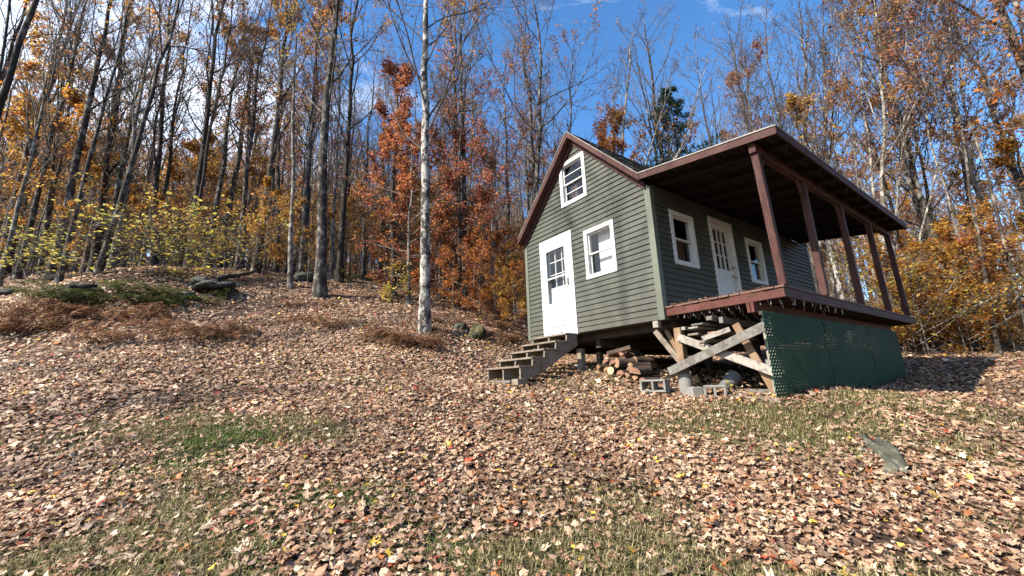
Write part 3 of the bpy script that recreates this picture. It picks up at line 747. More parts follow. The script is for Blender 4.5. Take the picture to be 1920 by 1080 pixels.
x, y, z = hit(150, 556); lump('rotten_stump', (x, y, z + .15), (.42, .3, .26), 'rot', 'dark rotten stump among the ferns at the left wood edge', 'stump', 8, rough=.35)
x, y, z = hit(575, 528); lump('shadowed_boulder', (x, y, z + .12), (.5, .35, .3), 'rockdark', 'dark boulder behind the thin pale tree at the top of the path', 'boulder', 9)
x, y, z = hit(10, 552); lump('grey_boulder', (x, y, z + .05), (.4, .3, .18), 'rockdark', 'grey boulder at the far left edge of the clearing', 'boulder', 10)
def fallen(p, q, r, label, mat='rot'):
    p, q = np.array(p), np.array(q); mid = (p + q) / 2; rs = np.random.RandomState(int(abs(p[0] * 100)))
    pts = [p + (q - p) * t - mid + rs.normal(0, r * .35, 3) for t in np.linspace(0, 1, 9)]
    o = MB().tube(pts, [r * k for k in np.linspace(1, .5, 9)], 9).build('fallen_branch', M[mat], None, True); o.location = mid
    return tag(o, label, 'fallen branch')
def gp(px, py, dz=0.): x, y, z = hit(px, py); return (x, y, z + dz)
fallen(gp(0, 533, .25), gp(48, 524, .55), .04, 'thin fallen branch at the far left edge of the wood', 'twig')
fallen(gp(395, 545, .35), gp(480, 522, .30), .09, 'dead log lying behind the flat dark boulder')
fallen(gp(1752, 560, .5), gp(1690, 600, .2), .035, 'pale fallen limb at the edge of the right woods', 'bark_pale')

# ------------------------------------------------------------------ trees
def nrm(a): return a / np.maximum(np.linalg.norm(a, axis=-1, keepdims=True), 1e-9)
def grow(rs, pp, pr, per, t0, t1, ang, ang_s, ln, lvar, nseg, rr, tipr, up, wob, taper_len=.55):
    B, n1, _ = pp.shape; n = n1 - 1
    b = np.repeat(np.arange(B), per); M_ = len(b)
    t = (t0 + (t1 - t0) * ((np.tile(np.arange(per), B) + rs.uniform(0, 1, M_)) / per)) * n
    i = np.minimum(t.astype(int), n - 1); f = (t - i)[:, None]
    p0 = pp[b, i] * (1 - f) + pp[b, i + 1] * f
    tg = nrm(pp[b, i + 1] - pp[b, i]); r0 = pr[b, i] * (1 - f[:, 0]) + pr[b, i + 1] * f[:, 0]
    pl = np.linalg.norm(pp[:, 1:] - pp[:, :-1], axis=-1).sum(1)[b]
    a = nrm(np.cross(tg, np.where(np.abs(tg[:, 2:3]) < .95, np.array([0, 0, 1.]), np.array([1., 0, 0])))); c = np.cross(tg, a)
    phi = (np.tile(np.arange(per), B) * 2.4 + np.repeat(rs.uniform(0, 6.3, B), per) + rs.normal(0, .5, M_))[:, None]
    an = np.clip(ang + rs.normal(0, ang_s, M_), .1, 2.)[:, None]
    d = tg * np.cos(an) + (a * np.cos(phi) + c * np.sin(phi)) * np.sin(an)
    le = (ln * pl if ln < 1 else ln) * (1 - taper_len * (t / n)) * np.exp(rs.normal(0, lvar, M_))
    st = (le / nseg)[:, None]; pts = [p0]
    for k in range(nseg):
        d = nrm(d + rs.normal(0, wob, (M_, 3)) + np.array([0, 0, up])); pts.append(pts[-1] + d * st)
    rb = np.maximum(np.minimum(r0 * rr, r0 * .9), tipr)
    s = np.linspace(0, 1, nseg + 1)[None]
    return np.stack(pts, 1), rb[:, None] * (1 - s) ** .8 + tipr * .6 * s
def tubes(pp, pr, k):
    B, n1, _ = pp.shape
    tg = nrm(np.gradient(pp, axis=1)); m = nrm(tg.mean(1))
    ref = np.where(np.abs(m[:, 2:3]) < .8, np.array([0, 0, 1.]), np.array([1., 0, 0]))[:, None]
    a = nrm(np.cross(tg, ref)); c = np.cross(tg, a)
    th = np.arange(k) * 2 * PI / k
    V = pp[:, :, None] + pr[:, :, None, None] * (a[:, :, None] * np.cos(th)[:, None] + c[:, :, None] * np.sin(th)[:, None])
    base = (np.arange(B) * n1 * k)[:, None, None] + (np.arange(n1 - 1) * k)[None, :, None]
    j = np.arange(k)[None, None]; j2 = (j + 1) % k
    F = np.stack([base + j, base + j2, base + k + j2, base + k + j], -1).reshape(-1, 4)
    return V.reshape(-1, 3), F
def merge(parts):
    V, F, o = [], [], 0
    for v, f in parts: V.append(v); F.append(f + o); o += len(v)
    return np.concatenate(V), np.concatenate(F)
PAL = dict(
    rust=[((.45,.155,.08),4),((.37,.115,.066),3),((.52,.24,.11),3),((.30,.12,.07),1)],
    red=[((.40,.125,.08),4),((.46,.20,.115),3),((.31,.085,.058),3),((.46,.27,.16),2)],
    orange=[((.50,.20,.045),4),((.42,.14,.035),3),((.55,.30,.06),3),((.32,.12,.045),1)],
    gold=[((.60,.38,.075),4),((.54,.30,.065),3),((.46,.22,.05),2),((.44,.37,.09),1)],
    yellow=[((.58,.50,.10),4),((.50,.36,.06),2),((.42,.44,.11),2),((.60,.56,.22),1)],
    pinkbrown=[((.34,.19,.13),4),((.26,.13,.085),3),((.42,.25,.15),2),((.38,.18,.07),2)],
    olive=[((.22,.20,.06),3),((.34,.27,.07),3),((.42,.30,.06),2)],
    brown=[((.20,.095,.055),3),((.28,.14,.08),3),((.13,.065,.04),2)],
    spruce=[((.030,.062,.038),3),((.045,.078,.048),2),((.024,.05,.032),2)],
    fern=[((.045,.072,.022),3),((.065,.088,.03),2),((.11,.115,.04),2),((.03,.052,.018),1)],
    bracken=[((.22,.095,.055),3),((.30,.15,.085),3),((.15,.07,.045),2),((.40,.27,.15),1.5)],
    litter=[((.43,.29,.19),30),((.35,.21,.132),28),((.21,.112,.07),20),((.57,.445,.315),11),((.39,.30,.19),6),((.27,.185,.135),7),((.44,.17,.06),2.2),((.60,.43,.07),1.1),((.36,.08,.045),1.3)],
    grass=[((.26,.215,.105),5),((.16,.145,.055),3),((.36,.30,.165),4),((.10,.115,.035),1.5)])
def palette(rs, name, n, var=.22):
    cs = np.array([c for c, _ in PAL[name]]); w = np.array([q for _, q in PAL[name]], float)
    return cs[rs.choice(len(cs), n, p=w / w.sum())] * np.exp(rs.normal(0, var, (n, 1)))
def leaf_quads(rs, P, size, pal, flatness=0., aspect=.62):
    n = len(P); nz = nrm(rs.normal(0, 1, (n, 3)) * (1 - flatness) + np.array([0, 0, 1.]) * flatness * 1.4)
    d = nrm(np.cross(nz, rs.normal(0, 1, (n, 3)))); s = np.cross(nz, d)
    L_ = (size * np.exp(rs.normal(0, .25, n)))[:, None]; Wd = L_ * aspect * .5
    cup = L_ * rs.uniform(-.05, .22, n)[:, None]
    V = np.stack([P, P + d * L_ * .45 + s * Wd + nz * cup, P + d * L_, P + d * L_ * .45 - s * Wd + nz * cup], 1).reshape(-1, 3)
    i = np.arange(n)[:, None] * 4
    F = np.concatenate([i + np.array([[0, 1, 2]]), i + np.array([[0, 2, 3]])])
    return V, F, np.repeat(palette(rs, pal, n), 4, 0)
def gen_tree(seed, H, R, stems=((0, 0, 1., 1.),), crown0=.35, n1=16, len1=.26, ang1=.75, up1=.10, n2=6, n3=5, n4=3, leaves=None, low=0, tip=.0045, wob=.10, limb_r=.42, flare=.55, limbs_b=False):
    rs = np.random.RandomState(seed); T, Bn = [], []
    ends = []
    for lx_, ly_, sr, sh in stems:
        h = H * sh; n = 16; s = np.linspace(0, 1, n + 1); z = s * h
        drift = np.cumsum(rs.normal(0, h * .006, (n + 1, 2)), 0) * s[:, None]; drift -= drift[-1] * s[:, None] * .7
        pp = np.stack([lx_ * z + drift[:, 0], ly_ * z + drift[:, 1], z - .25 * (1 - s)], 1)[None]
        pr = (R * sr * ((1 - s) ** .85 * .93 + .05) * (1 + flare * np.exp(-z / .30)))[None]
        T.append(tubes(pp, pr, 12))
        l1p, l1r = grow(rs, pp, pr, n1, crown0, .98, ang1, .16, len1 * h, .28, 7, limb_r, .012, up1, wob, .62)
        (Bn if limbs_b else T).append(tubes(l1p, l1r, 6))
        if low:
            qp, qr = grow(rs, pp, pr, low, .12, crown0, 1.25, .2, 1.2 + h * .05, .35, 5, .12, .006, .02, .13)
            Bn.append(tubes(qp, qr, 4)); q2, q2r = grow(rs, qp, qr, 4, .3, 1, .7, .2, .4, .3, 3, .6, tip, .03, .14); Bn.append(tubes(q2, q2r, 3)); ends.append((q2, .35))
        l2p, l2r = grow(rs, l1p, l1r, n2, .22, 1., .62, .2, .46, .3, 5, .62, .008, up1 * .8, wob * 1.15); Bn.append(tubes(l2p, l2r, 4))
        l3p, l3r = grow(rs, l2p, l2r, n3, .2, 1., .6, .2, .46, .3, 3, .65, tip * 1.2, up1 * .6, wob * 1.3); Bn.append(tubes(l3p, l3r, 3)); ends.append((l3p, 1.))
        if n4:
            l4p, l4r = grow(rs, l3p, l3r, n4, .25, 1., .55, .2, .5, .3, 2, .7, tip, up1 * .4, wob * 1.4); Bn.append(tubes(l4p, l4r, 3)); ends.append((l4p, 1.))
    out = dict(trunk=merge(T), branches=merge(Bn), crown=None)
    if leaves:
        P = np.concatenate([e.reshape(-1, 3) for e, w in ends])
        ks = [(rs.uniform(-1, 1, 3) * f, rs.uniform(0, 6.3)) for f in (.5, .5, .9, .9, 1.6, 1.6)]
        cl = sum(np.sin(P @ k + ph) for k, ph in ks)
        rel = P[:, 2] / H
        wgt = np.exp(leaves.get('clump', .9) * cl) * np.interp(rel, *leaves.get('prof', ([0, 1], [1, 1]))) * np.where(P[:, 0] < leaves.get('xmax', 1e9), 1., .06)
        idx = rs.choice(len(P), leaves['n'], p=wgt / wgt.sum())
        Q = P[idx] + rs.normal(0, leaves.get('jit', .10), (len(idx), 3))
        pals = leaves['pal']; V, F, C, o = [], [], [], 0
        part = rs.choice(len(pals), len(Q), p=[w for _, w in pals])
        for i, (nm, _) in enumerate(pals):
            v, f, c = leaf_quads(rs, Q[part == i], leaves.get('size', .11), nm, leaves.get('flat', .25), leaves.get('aspect', .62)); V.append(v); F.append(f + o); C.append(c); o += len(v)
        out['crown'] = (np.concatenate(V), np.concatenate(F), np.concatenate(C))
    return out
def plant_tree(name, g, loc, label, cat, group=None, barkm='bark', twigm='twig', rz=0., scale=1., crown='crown'):
    r = empty(name, tuple(map(float, loc)), label, cat, group, rz); r.scale = (scale,) * 3
    np_mesh('trunk', g['trunk'][0], [g['trunk'][1]], M[barkm], r, smooth=True)
    np_mesh('branches', g['branches'][0], [g['branches'][1]], M[twigm], r, smooth=True)
    if g['crown'] is not None: np_mesh(crown, g['crown'][0], [g['crown'][1]], M['leaf'], r, col=g['crown'][2])
    return r
def line_base(p1, p2, Y):
    """a straight stem at distance Y seen through two picture points: its foot on the ground and its lean"""
    a, b = at(*p1, Y), at(*p2, Y); lx_ = (b[0] - a[0]) / (b[2] - a[2])
    x = a[0]
    for _ in range(30):
        z = float(gz(x, Y)); x = a[0] + lx_ * (z - a[2])
    return np.array([x, Y, float(gz(x, Y))]), lx_
def rad_px(w, loc, px, py):
    P = np.array(loc) - CAM; return w / F_PX * (P @ FW) / 2
HERO = []
def hero(seed, p1, p2, Y, wpx, H, label, barkm='bark', name='hardwood_tree', cat='tree', top=None, extra=(), twigm='twig', ly=0., **kw):
    loc, lx_ = line_base(p1, p2, Y)
    R = rad_px(wpx, at(*p1, Y), *p1) * math.cos(math.atan2(abs(loc[0]), Y)) * .92
    if top: H = at(*top, Y)[2] - loc[2]
    stems = [(lx_, ly, 1., 1.)] + [(lx_ + e[0], ly + e[1], e[2], e[3]) for e in extra]
    g_ = gen_tree(seed, H, R, stems, **kw)
    HERO.append((loc[0], loc[1]))
    return plant_tree(name, g_, loc, label, cat, None, barkm, twigm)
few = lambda n, *pals, **k: dict(n=n, pal=[(p, 1 / len(pals)) for p in pals], **k)
top = ([0, .4, .55, 1], [.05, .2, 1, 1])
hero(1, (0,194), (70,0), 7.6, 30, 15, 'thick dark trunk leaning across the upper left corner, nearest of the left trees', 'bark_dark', crown0=.55, n1=10, leaves=few(500, 'pinkbrown', size=.1, prof=top))
hero(2, (0,75), (14,0), 9.5, 15, 15, 'dark trunk cut by the left picture edge, just left of the leaning corner trunk', 'bark_dark', crown0=.5, n1=10, leaves=few(500, 'pinkbrown', size=.1))
hero(3, (84,440), (137,0), 18.5, 12, 21, 'twin stemmed dark tree near the left edge, forked low', 'bark', extra=((.035, .03, .8, .95),), crown0=.27, n1=18, ang1=.5, len1=.3, low=4, leaves=few(900, 'pinkbrown', 'red', size=.11, prof=top))
hero(4, (124,470), (247,0), 15, 15, 19, 'straight grey trunk leaning right, between the twin stemmed tree and the lichened leaning trunk', 'bark', crown0=.33, n1=18, ang1=.5, len1=.28, low=4, leaves=few(700, 'pinkbrown', 'orange', size=.11, prof=top))
hero(5, (181,516), (333,0), 13, 17, 19, 'lichened trunk leaning right with its foot at the wood edge behind the ferns', 'bark', crown0=.28, n1=19, ang1=.5, len1=.3, low=5, leaves=few(700, 'gold', 'pinkbrown', size=.11, prof=top))
hero(6, (294,447), (318,20), 18, 17, 20, 'dark upright trunk right of the lichened leaning trunk', 'bark_dark', extra=((.05, .02, .7, .9),), crown0=.25, n1=17, ang1=.5, len1=.3, low=4, leaves=few(900, 'orange', 'pinkbrown', size=.11, prof=top))
hero(7, (358,452), (411,0), 16.5, 17, 21, 'tall dark trunk with rising limbs behind the yellow undergrowth', 'bark_dark', extra=((.07, -.02, .6, .85),), crown0=.26, n1=20, ang1=.5, len1=.32, low=5, leaves=few(1300, 'orange', 'gold', size=.11, prof=top))
hero(8, (545,538), (558,0), 15, 11, 17, 'thin pale trunk left of the thick trunk by the path', 'bark_pale', crown0=.5, n1=10, len1=.16, leaves=few(700, 'gold', size=.1))
hero(9, (600,548), (628,0), 14.3, 25, 23, 'thick grey trunk standing at the left of the leaf covered path', 'bark', crown0=.30, n1=19, len1=.28, ang1=.55, low=3, leaves=few(2200, 'gold', 'orange', size=.11, prof=([0,.45,.6,1],[.0,.1,1,1])))
hero(10, (636,528), (668,20), 17, 15, 20, 'dark trunk just right of the thick trunk by the path', 'bark_dark', crown0=.3, n1=17, len1=.24, ang1=.5, leaves=few(1500, 'gold', 'pinkbrown', size=.11, prof=top))
hero(11, (796,625), (805,0), 11, 25, 19, 'mottled black and white birch standing alone in front of the woods', 'bark_birch', name='birch_tree', crown0=.24, n1=26, len1=.30, ang1=.7, limb_r=.26, limbs_b=True, low=7, leaves=few(900, 'pinkbrown', 'red', size=.10, prof=top), flare=.35)
hero(12, (1003,400), (1000,0), 17, 14, 19, 'tall bare tree with wide rising limbs directly behind the left roof slope', 'bark', crown0=.40, n1=24, len1=.36, ang1=.72, leaves=few(1500, 'pinkbrown', 'orange', size=.10))
hero(13, (1066,250), (1071,40), 22, 9, 18, 'slender tree behind the roof ridge with a few pink leaves', 'bark', crown0=.3, n1=18, len1=.22, leaves=few(2200, 'pinkbrown', size=.11))
hero(14, (1168,290), (1188,90), 19, 12, 14.5, 'many stemmed tree behind the roof with an orange leaf tuft at its top', 'bark_pale', top=(1185,55), extra=((.16, .05, .7, .92), (.30, .0, .6, .9), (-.04, .04, .6, .85)), crown0=.35, n1=10, len1=.24, ang1=.5, leaves=dict(n=5200, pal=[('orange', .75), ('pinkbrown', .25)], size=.12, clump=1.0, xmax=2.2, prof=([0,.5,.68,1],[.05,.12,1,1])))
hero(15, (1512,270), (1498,0), 18, 15, 19, 'fan of bare upright stems rising behind the porch roof', 'bark', extra=((-.10, .02, .8, .95), (.07, 0, .8, 1), (.15, .04, .7, .92), (-.17, .05, .6, .85)), crown0=.26, n1=20, len1=.28, ang1=.42, up1=.14, n2=7, leaves=few(700, 'brown', 'orange', size=.1, prof=([0,.5,.7,1],[1,1,.1,.0])))
hero(16, (1402,240), (1396,60), 20, 8, 14, 'tree with russet leaves left of the fan of bare stems', 'bark_pale', extra=((.12, 0, .8, .9),), crown0=.3, n1=16, len1=.25, ang1=.55, leaves=few(3200, 'pinkbrown', 'orange', size=.11))
hero(17, (1649,330), (1640,0), 14, 13, 17, 'pale trunked tree with spreading limbs and brown leaves beyond the porch corner', 'bark_pale', extra=((.16, .03, .7, .95), (-.08, .05, .6, .9), (.3, 0, .5, .85)), crown0=.34, n1=14, len1=.30, ang1=.55, leaves=few(5200, 'pinkbrown', 'brown', size=.11, prof=([0,.4,.6,1],[.1,.3,1,1])))
hero(18, (1590,600), (1557,455), 15, 19, 16, 'white barked birch seen between the second and third porch posts', 'bark_birch', name='birch_tree', top=(1530,250), crown0=.25, n1=14, low=3, limbs_b=True, leaves=few(1500, 'pinkbrown', 'gold', size=.1))
hero(19, (1686,640), (1661,470), 14.5, 12, 15, 'pale slim trunk behind the last porch posts', 'bark_pale', crown0=.3, n1=13, low=4, leaves=few(1500, 'red', 'gold', size=.1))
hero(20, (1918,590), (1872,420), 11.5, 12, 15, 'grey lichened trunk leaning left at the right picture edge', 'bark', crown0=.45, n1=14, len1=.3, low=3, leaves=few(2200, 'red', 'pinkbrown', size=.10))
hero(21, (1870,655), (1830,440), 11.8, 11, 15.5, 'grey trunk with its foot at the edge of the right clearing', 'bark', crown0=.4, n1=14, len1=.3, low=4, leaves=few(2000, 'orange', 'pinkbrown', size=.10))
hero(22, (1836,600), (1803,460), 13.5, 9, 16, 'mottled trunk behind the foot of the grey trunk on the right', 'bark_pale', crown0=.38, n1=14, low=4, leaves=few(2200, 'pinkbrown', 'gold', size=.10))
hero(23, (1752,470), (1728,300), 17, 14, 15, 'dark trunked tree with a dense red crown right of the porch roof', 'bark_dark', crown0=.3, n1=18, len1=.30, leaves=few(5000, 'red', 'pinkbrown', size=.11))
hero(24, (1820,420), (1790,240), 19, 14, 17, 'red leaved tree at the upper right behind the grey trunks', 'bark_dark', crown0=.3, n1=18, len1=.3, leaves=few(4200, 'red', 'pinkbrown', size=.11))
hero(25, (742,400), (748,140), 16, 13, 10.5, 'dark trunked tree with dense rust red leaves left of the birch', 'bark_dark', crown0=.25, n1=18, len1=.24, ang1=.9, leaves=few(7000, 'rust', size=.11, flat=.4, clump=.4, prof=([0,.3,.5,.8,1],[.4,.8,1,1,.6])))
hero(26, (862,480), (868,170), 15.5, 8, 10.5, 'slim tree hung with rust red leaves right of the birch', 'bark_dark', crown0=.2, n1=18, len1=.28, ang1=.95, leaves=few(6000, 'rust', 'red', size=.11, flat=.4))
hero(27, (455,470), (470,150), 20, 12, 17, 'slim trunk with orange leaves behind the yellow saplings', 'bark', crown0=.4, n1=16, len1=.24, leaves=few(5200, 'orange', 'gold', size=.12))
hero(28, (520,430), (528,100), 23, 12, 19, 'slim grey trunk with golden leaves left of the thin pale trunk', 'bark', crown0=.35, n1=16, len1=.22, leaves=few(5200, 'orange', 'gold', size=.12))
hero(29, (925,470), (930,240), 19, 8, 11, 'slender bare tree left of the gable', 'bark_pale', crown0=.3, n1=15, len1=.26, leaves=few(900, 'pinkbrown', size=.1))

# spruce behind the porch roof
def spruce(seed, H, R, n=46):
    rs = np.random.RandomState(seed); s = np.linspace(0, 1, 13)
    pp = np.stack([0 * s, 0 * s, s * H - .2 * (1 - s)], 1)[None]; pr = (R * (1 - s) + .01)[None]
    l1, r1 = grow(rs, pp, pr, n * 2, .12, .99, 1.62, .12, H * .40, .2, 5, .22, .008, .035, .05, .95)
    l2, r2 = grow(rs, l1, r1, 11, .15, 1., .8, .15, .36, .2, 3, .6, .004, -.06, .08)
    P = np.concatenate([l2.reshape(-1, 3), l1[:, 1:].reshape(-1, 3)]); Q = P[rs.choice(len(P), 11000)] + rs.normal(0, .06, (11000, 3))
    return dict(trunk=merge([tubes(pp, pr, 10)]), branches=merge([tubes(l1, r1, 4), tubes(l2, r2, 3)]), crown=leaf_quads(rs, Q, .20, 'spruce', .1, .28))
loc, _ = line_base((1300,300), (1292,160), 21)
_sp = spruce(77, at(1270, 165, 21)[2] - loc[2], .17)
plant_tree('spruce_tree', _sp, loc, 'dark green spruce rising behind the porch roof', 'spruce tree', None, 'bark_dark', 'twig')
_sm = spruce(78, 7., .10, 26)
r = plant_tree('spruce_tree', _sm, hit(745, 470, 15, 40), 'small dark spruce deep in the woods left of the birch', 'spruce tree', None, 'bark_dark', 'twig', scale=.7)
loc, _ = line_base((150,340), (145,230), 30); plant_tree('spruce_tree', spruce(79, 13, .15), loc, 'dark spruce half hidden behind the left trunks', 'spruce tree', None, 'bark_dark', 'twig')

# beech saplings and understory
def sapling(seed, H, pal, n, R=.022, size=.085, flat=.65, n1=14, ang=1.15, len1=.42, c0=.12, aspect=.6):
    return gen_tree(seed, H, R, crown0=c0, n1=n1, len1=len1, ang1=ang, up1=.03, n2=6, n3=4, n4=0, leaves=dict(n=n, pal=pal, size=size, flat=flat, clump=.5, jit=.07, aspect=aspect), tip=.003, flare=.2, limb_r=.5)
hb = hit(765, 571)
plant_tree('beech_tree', sapling(101, 7.6, [('rust', .8), ('orange', .2)], 7800, R=.085, n1=22, size=.10, len1=.36, c0=.16), hb, 'rust leaved beech with layered sprays just left of the birch foot', 'beech tree', None, 'bark_pale', 'twig')
plant_tree('beech_sapling', sapling(102, 1.5, [('yellow', .6), ('gold', .4)], 420, R=.012, size=.11, n1=8), np.array(hb) + np.array([-.35, -.25, 0]), 'low bright yellow sapling at the foot of the rust leaved beech', 'sapling')
SAP = [sapling(110, 4.6, [('rust', .7), ('brown', .3)], 3600, R=.035), sapling(111, 3.6, [('orange', .5), ('rust', .5)], 3000, R=.028), sapling(112, 3.2, [('gold', .6), ('orange', .4)], 2600, R=.026),
       sapling(113, 2.0, [('yellow', 1.)], 150, R=.014, size=.15, n1=9, aspect=.8, flat=.8), sapling(114, 2.3, [('gold', .6), ('yellow', .4)], 420, R=.018, size=.10), sapling(115, 1.2, [('orange', .5), ('gold', .5)], 900, R=.012, size=.09, c0=.02)]
for i, s_ in enumerate(SAP): SAP[i] = (s_, [None])
def put_sap(k, px, py, label, group, sc=1., Y=None, rs=random.Random(4)):
    loc = hit(px, py, 5, 45) if Y is None else None
    if Y is not None:
        x = ray(px, py)[0] * Y; loc = (x, Y, float(gz(x, Y)))
    g_, store = SAP[k]
    if store[0] is None:
        store[0] = plant_tree('sapling', g_, loc, label, 'sapling', group, 'bark_pale', 'twig', crown='foliage'); o = store[0]
    else: o = copy_tree(store[0])
    o.location = loc; o.rotation_euler = (0, 0, rs.uniform(0, 6.3)); o.scale = (sc * rs.uniform(.85, 1.15),) * 3
    o['label'] = label; o['group'] = group
    return o
gA = 'rust leaved saplings between the birch and the gable'
for k, px, py, sc in [(0,690,520,1.),(0,835,545,1.),(1,880,560,1.),(0,915,540,1.),(1,950,575,.95),(0,975,560,1.),(2,930,600,.7),(1,845,520,1.1),(0,720,510,.9),(1,970,610,.7),(2,660,505,.8),(0,905,520,1.2),(0,820,560,1.),(0,860,530,1.3),(1,930,540,1.3),(0,960,530,1.35),(1,890,590,.8),(0,800,520,1.3),(0,770,530,1.2),(0,700,500,1.3),(1,985,580,.9),(2,965,620,.6),(1,870,570,1.),(1,900,600,.8),(1,940,590,1.),(2,960,600,.9),(1,920,560,1.2),(1,975,600,.8),(0,940,520,1.4),(1,850,590,.7),(2,885,550,1.1),(0,730,530,1.4),(0,785,522,1.6),(0,850,525,1.6),(0,905,530,1.55),(0,690,515,1.3),(1,760,540,1.2),(1,830,560,1.1)]:
    put_sap(k, px, py, 'rust or orange sapling in the thicket between the path and the gable', gA, sc)
gB = 'yellow saplings along the left wood edge'
for k, px, py, sc in [(3,20,525,1.),(3,45,540,.8),(3,75,520,.9),(3,110,530,.8),(3,150,530,.9),(4,215,515,.7),(3,245,520,.9),(4,275,520,.9),(3,330,515,1.),(4,350,520,.8),(4,385,512,.8),(3,405,520,.8),(3,300,525,.7),(4,60,510,1.),(4,180,505,.8),(4,320,500,1.)]:
    put_sap(k, px, py, 'yellow leaved sapling in the undergrowth along the left wood edge', gB, sc)
gC = 'golden saplings left of the thick path trunk'
for k, px, py, sc in [(4,440,518,1.),(2,500,515,1.),(2,520,505,1.1),(4,470,510,1.),(2,580,500,.9),(2,535,500,1.3)]:
    put_sap(k, px, py, 'golden leaved sapling between the left undergrowth and the thick path trunk', gC, sc)
gD = 'golden and orange saplings at the foot of the right woods'
rr_ = random.Random(9)
for i in range(40):
    k = [2, 2, 1, 5, 2, 4][i % 6]
    put_sap(k, 1690 + 230 * ((i * .618) % 1), 640 + rr_.uniform(-15, 12), 'golden or orange sapling in the thicket at the foot of the right woods', gD, rr_.uniform(.6, 1.3), Y=rr_.uniform(11.8, 16.5))

# ------------------------------------------------------------------ woods: copies of a dozen trees
gl = dict
VAR = [('bare', gen_tree(201, 19, .14, crown0=.28, ang1=.5, len1=.3, n1=18, low=4, leaves=few(350, 'pinkbrown', size=.11))), ('bare', gen_tree(202, 20, .19, ((.02,.01,1,1),(.05,-.02,.7,.9)), crown0=.27, ang1=.5, len1=.28, n1=17, low=3, leaves=few(450, 'pinkbrown', size=.11))),
       ('bare', gen_tree(203, 17, .095, crown0=.26, ang1=.5, n1=17, len1=.25, low=5, leaves=few(300, 'brown', size=.11))), ('bare', gen_tree(204, 14, .06, crown0=.25, ang1=.5, n1=16, len1=.25, low=5, leaves=few(300, 'brown', size=.1))),
       ('orange', gen_tree(205, 18, .15, crown0=.4, n1=15, low=3, leaves=few(2200, 'gold', 'orange', size=.11))), ('orange', gen_tree(206, 15, .10, crown0=.3, n1=15, low=3, leaves=few(2200, 'orange', 'pinkbrown', size=.12))),
       ('pink', gen_tree(207, 19, .16, crown0=.38, n1=15, leaves=few(2300, 'pinkbrown', 'red', size=.11))), ('pink', gen_tree(208, 16, .12, crown0=.3, n1=15, leaves=few(2600, 'red', 'pinkbrown', size=.115))),
       ('gold', gen_tree(209, 13, .08, crown0=.22, n1=15, len1=.22, leaves=few(3400, 'gold', 'orange', size=.13))), ('under', gen_tree(210, 6.5, .04, crown0=.12, n1=14, len1=.3, ang1=1.05, leaves=few(1900, 'gold', 'pinkbrown', size=.11, flat=.5))), ('under', gen_tree(211, 7.5, .045, crown0=.15, n1=14, len1=.3, ang1=1.05, leaves=few(1900, 'gold', 'orange', size=.11, flat=.5)))]
first = [None] * len(VAR)
BK = ['bark', 'bark_dark', 'bark_pale', 'bark', 'bark', 'bark', 'bark', 'bark_pale', 'bark_pale', 'bark', 'bark_pale']  # pale bark on some variants also paints in distance haze
def edge_r(a): return float(np.interp(a, [-60,-53,-40,-30,-24,-17,-12,-8,0,15,30,40,47,52,60], [25,24,21,18.5,19,26,23,16.5,16,19.5,21,21,19.5,18.5,17.5]))
rs = np.random.RandomState(33); placed = list(HERO)
ZL_ = {'left': 'deep in the left woods behind the front trunks', 'mid': 'behind the cabin, beyond the nearer trees', 'right': 'in the right woods behind the nearer trunks'}
WL = {'bare': 'bare hardwood ', 'orange': 'orange leaved hardwood ', 'pink': 'hardwood with reddish leaves ', 'gold': 'slim gold leaved tree ', 'under': 'low bushy understory tree '}
def put_wood(v, x, y, zone):
    kind = VAR[v][0]; lab = WL[kind] + ZL_[zone]; grp = lab.replace('hardwood', 'hardwoods').replace('tree ', 'trees ')
    if first[v] is None: first[v] = plant_tree('woodland_tree', VAR[v][1], (0, 0, 0), lab, 'tree', grp, BK[v], 'twig_haze'); o = first[v]
    else: o = copy_tree(first[v])
    o.location = (x, y, float(gz(x, y))); o.rotation_euler = (rs.normal(0, .012), rs.normal(0, .012), rs.uniform(0, 6.3))
    s = rs.uniform(.82, 1.18); o.scale = (s, s, s * rs.uniform(.92, 1.08)); o['label'] = lab; o['group'] = grp
cnt = 0; tries = 0
PW = {'left': [.16,.10,.21,.21,.05,.02,.04,.02,.08,.05,.06], 'mid': [.10,.06,.16,.24,.03,.05,.06,.04,.04,.12,.10], 'right': [.10,.07,.10,.10,.07,.07,.11,.09,.11,.08,.10]}
while cnt < 192 and tries < 9000:
    tries += 1
    a = rs.uniform(-56, 57); r0 = edge_r(a); r_ = r0 + (62 - r0) * rs.uniform(0, 1) ** 1.35
    x, y = r_ * math.sin(math.radians(a)), r_ * math.cos(math.radians(a))
    hxy = np.array([x, y, 0]) - AX; hx_, hy_ = hxy @ HX, hxy @ HY
    if -W - 3.5 < hx_ < 5.5 and -3 < hy_ < L + 3.5: continue
    if abs(x + 5.9 + (y - 15) * .22) < 1.7 and y < 27: continue
    dmin = 1.25 if r_ < 35 else 1.7
    if min(math.hypot(x - p, y - q) for p, q in placed) < dmin: continue
    zone = 'left' if a < -6 else ('mid' if a < 33 else 'right')
    if zone == 'mid' and (rs.uniform() < .45 or (8 < a < 34 and r_ < 45 and rs.uniform() < .6) or (9 < a < 23 and r_ < 46)): continue
    v = rs.choice(11, p=PW[zone])
    put_wood(int(v), x, y, zone); placed.append((x, y)); cnt += 1
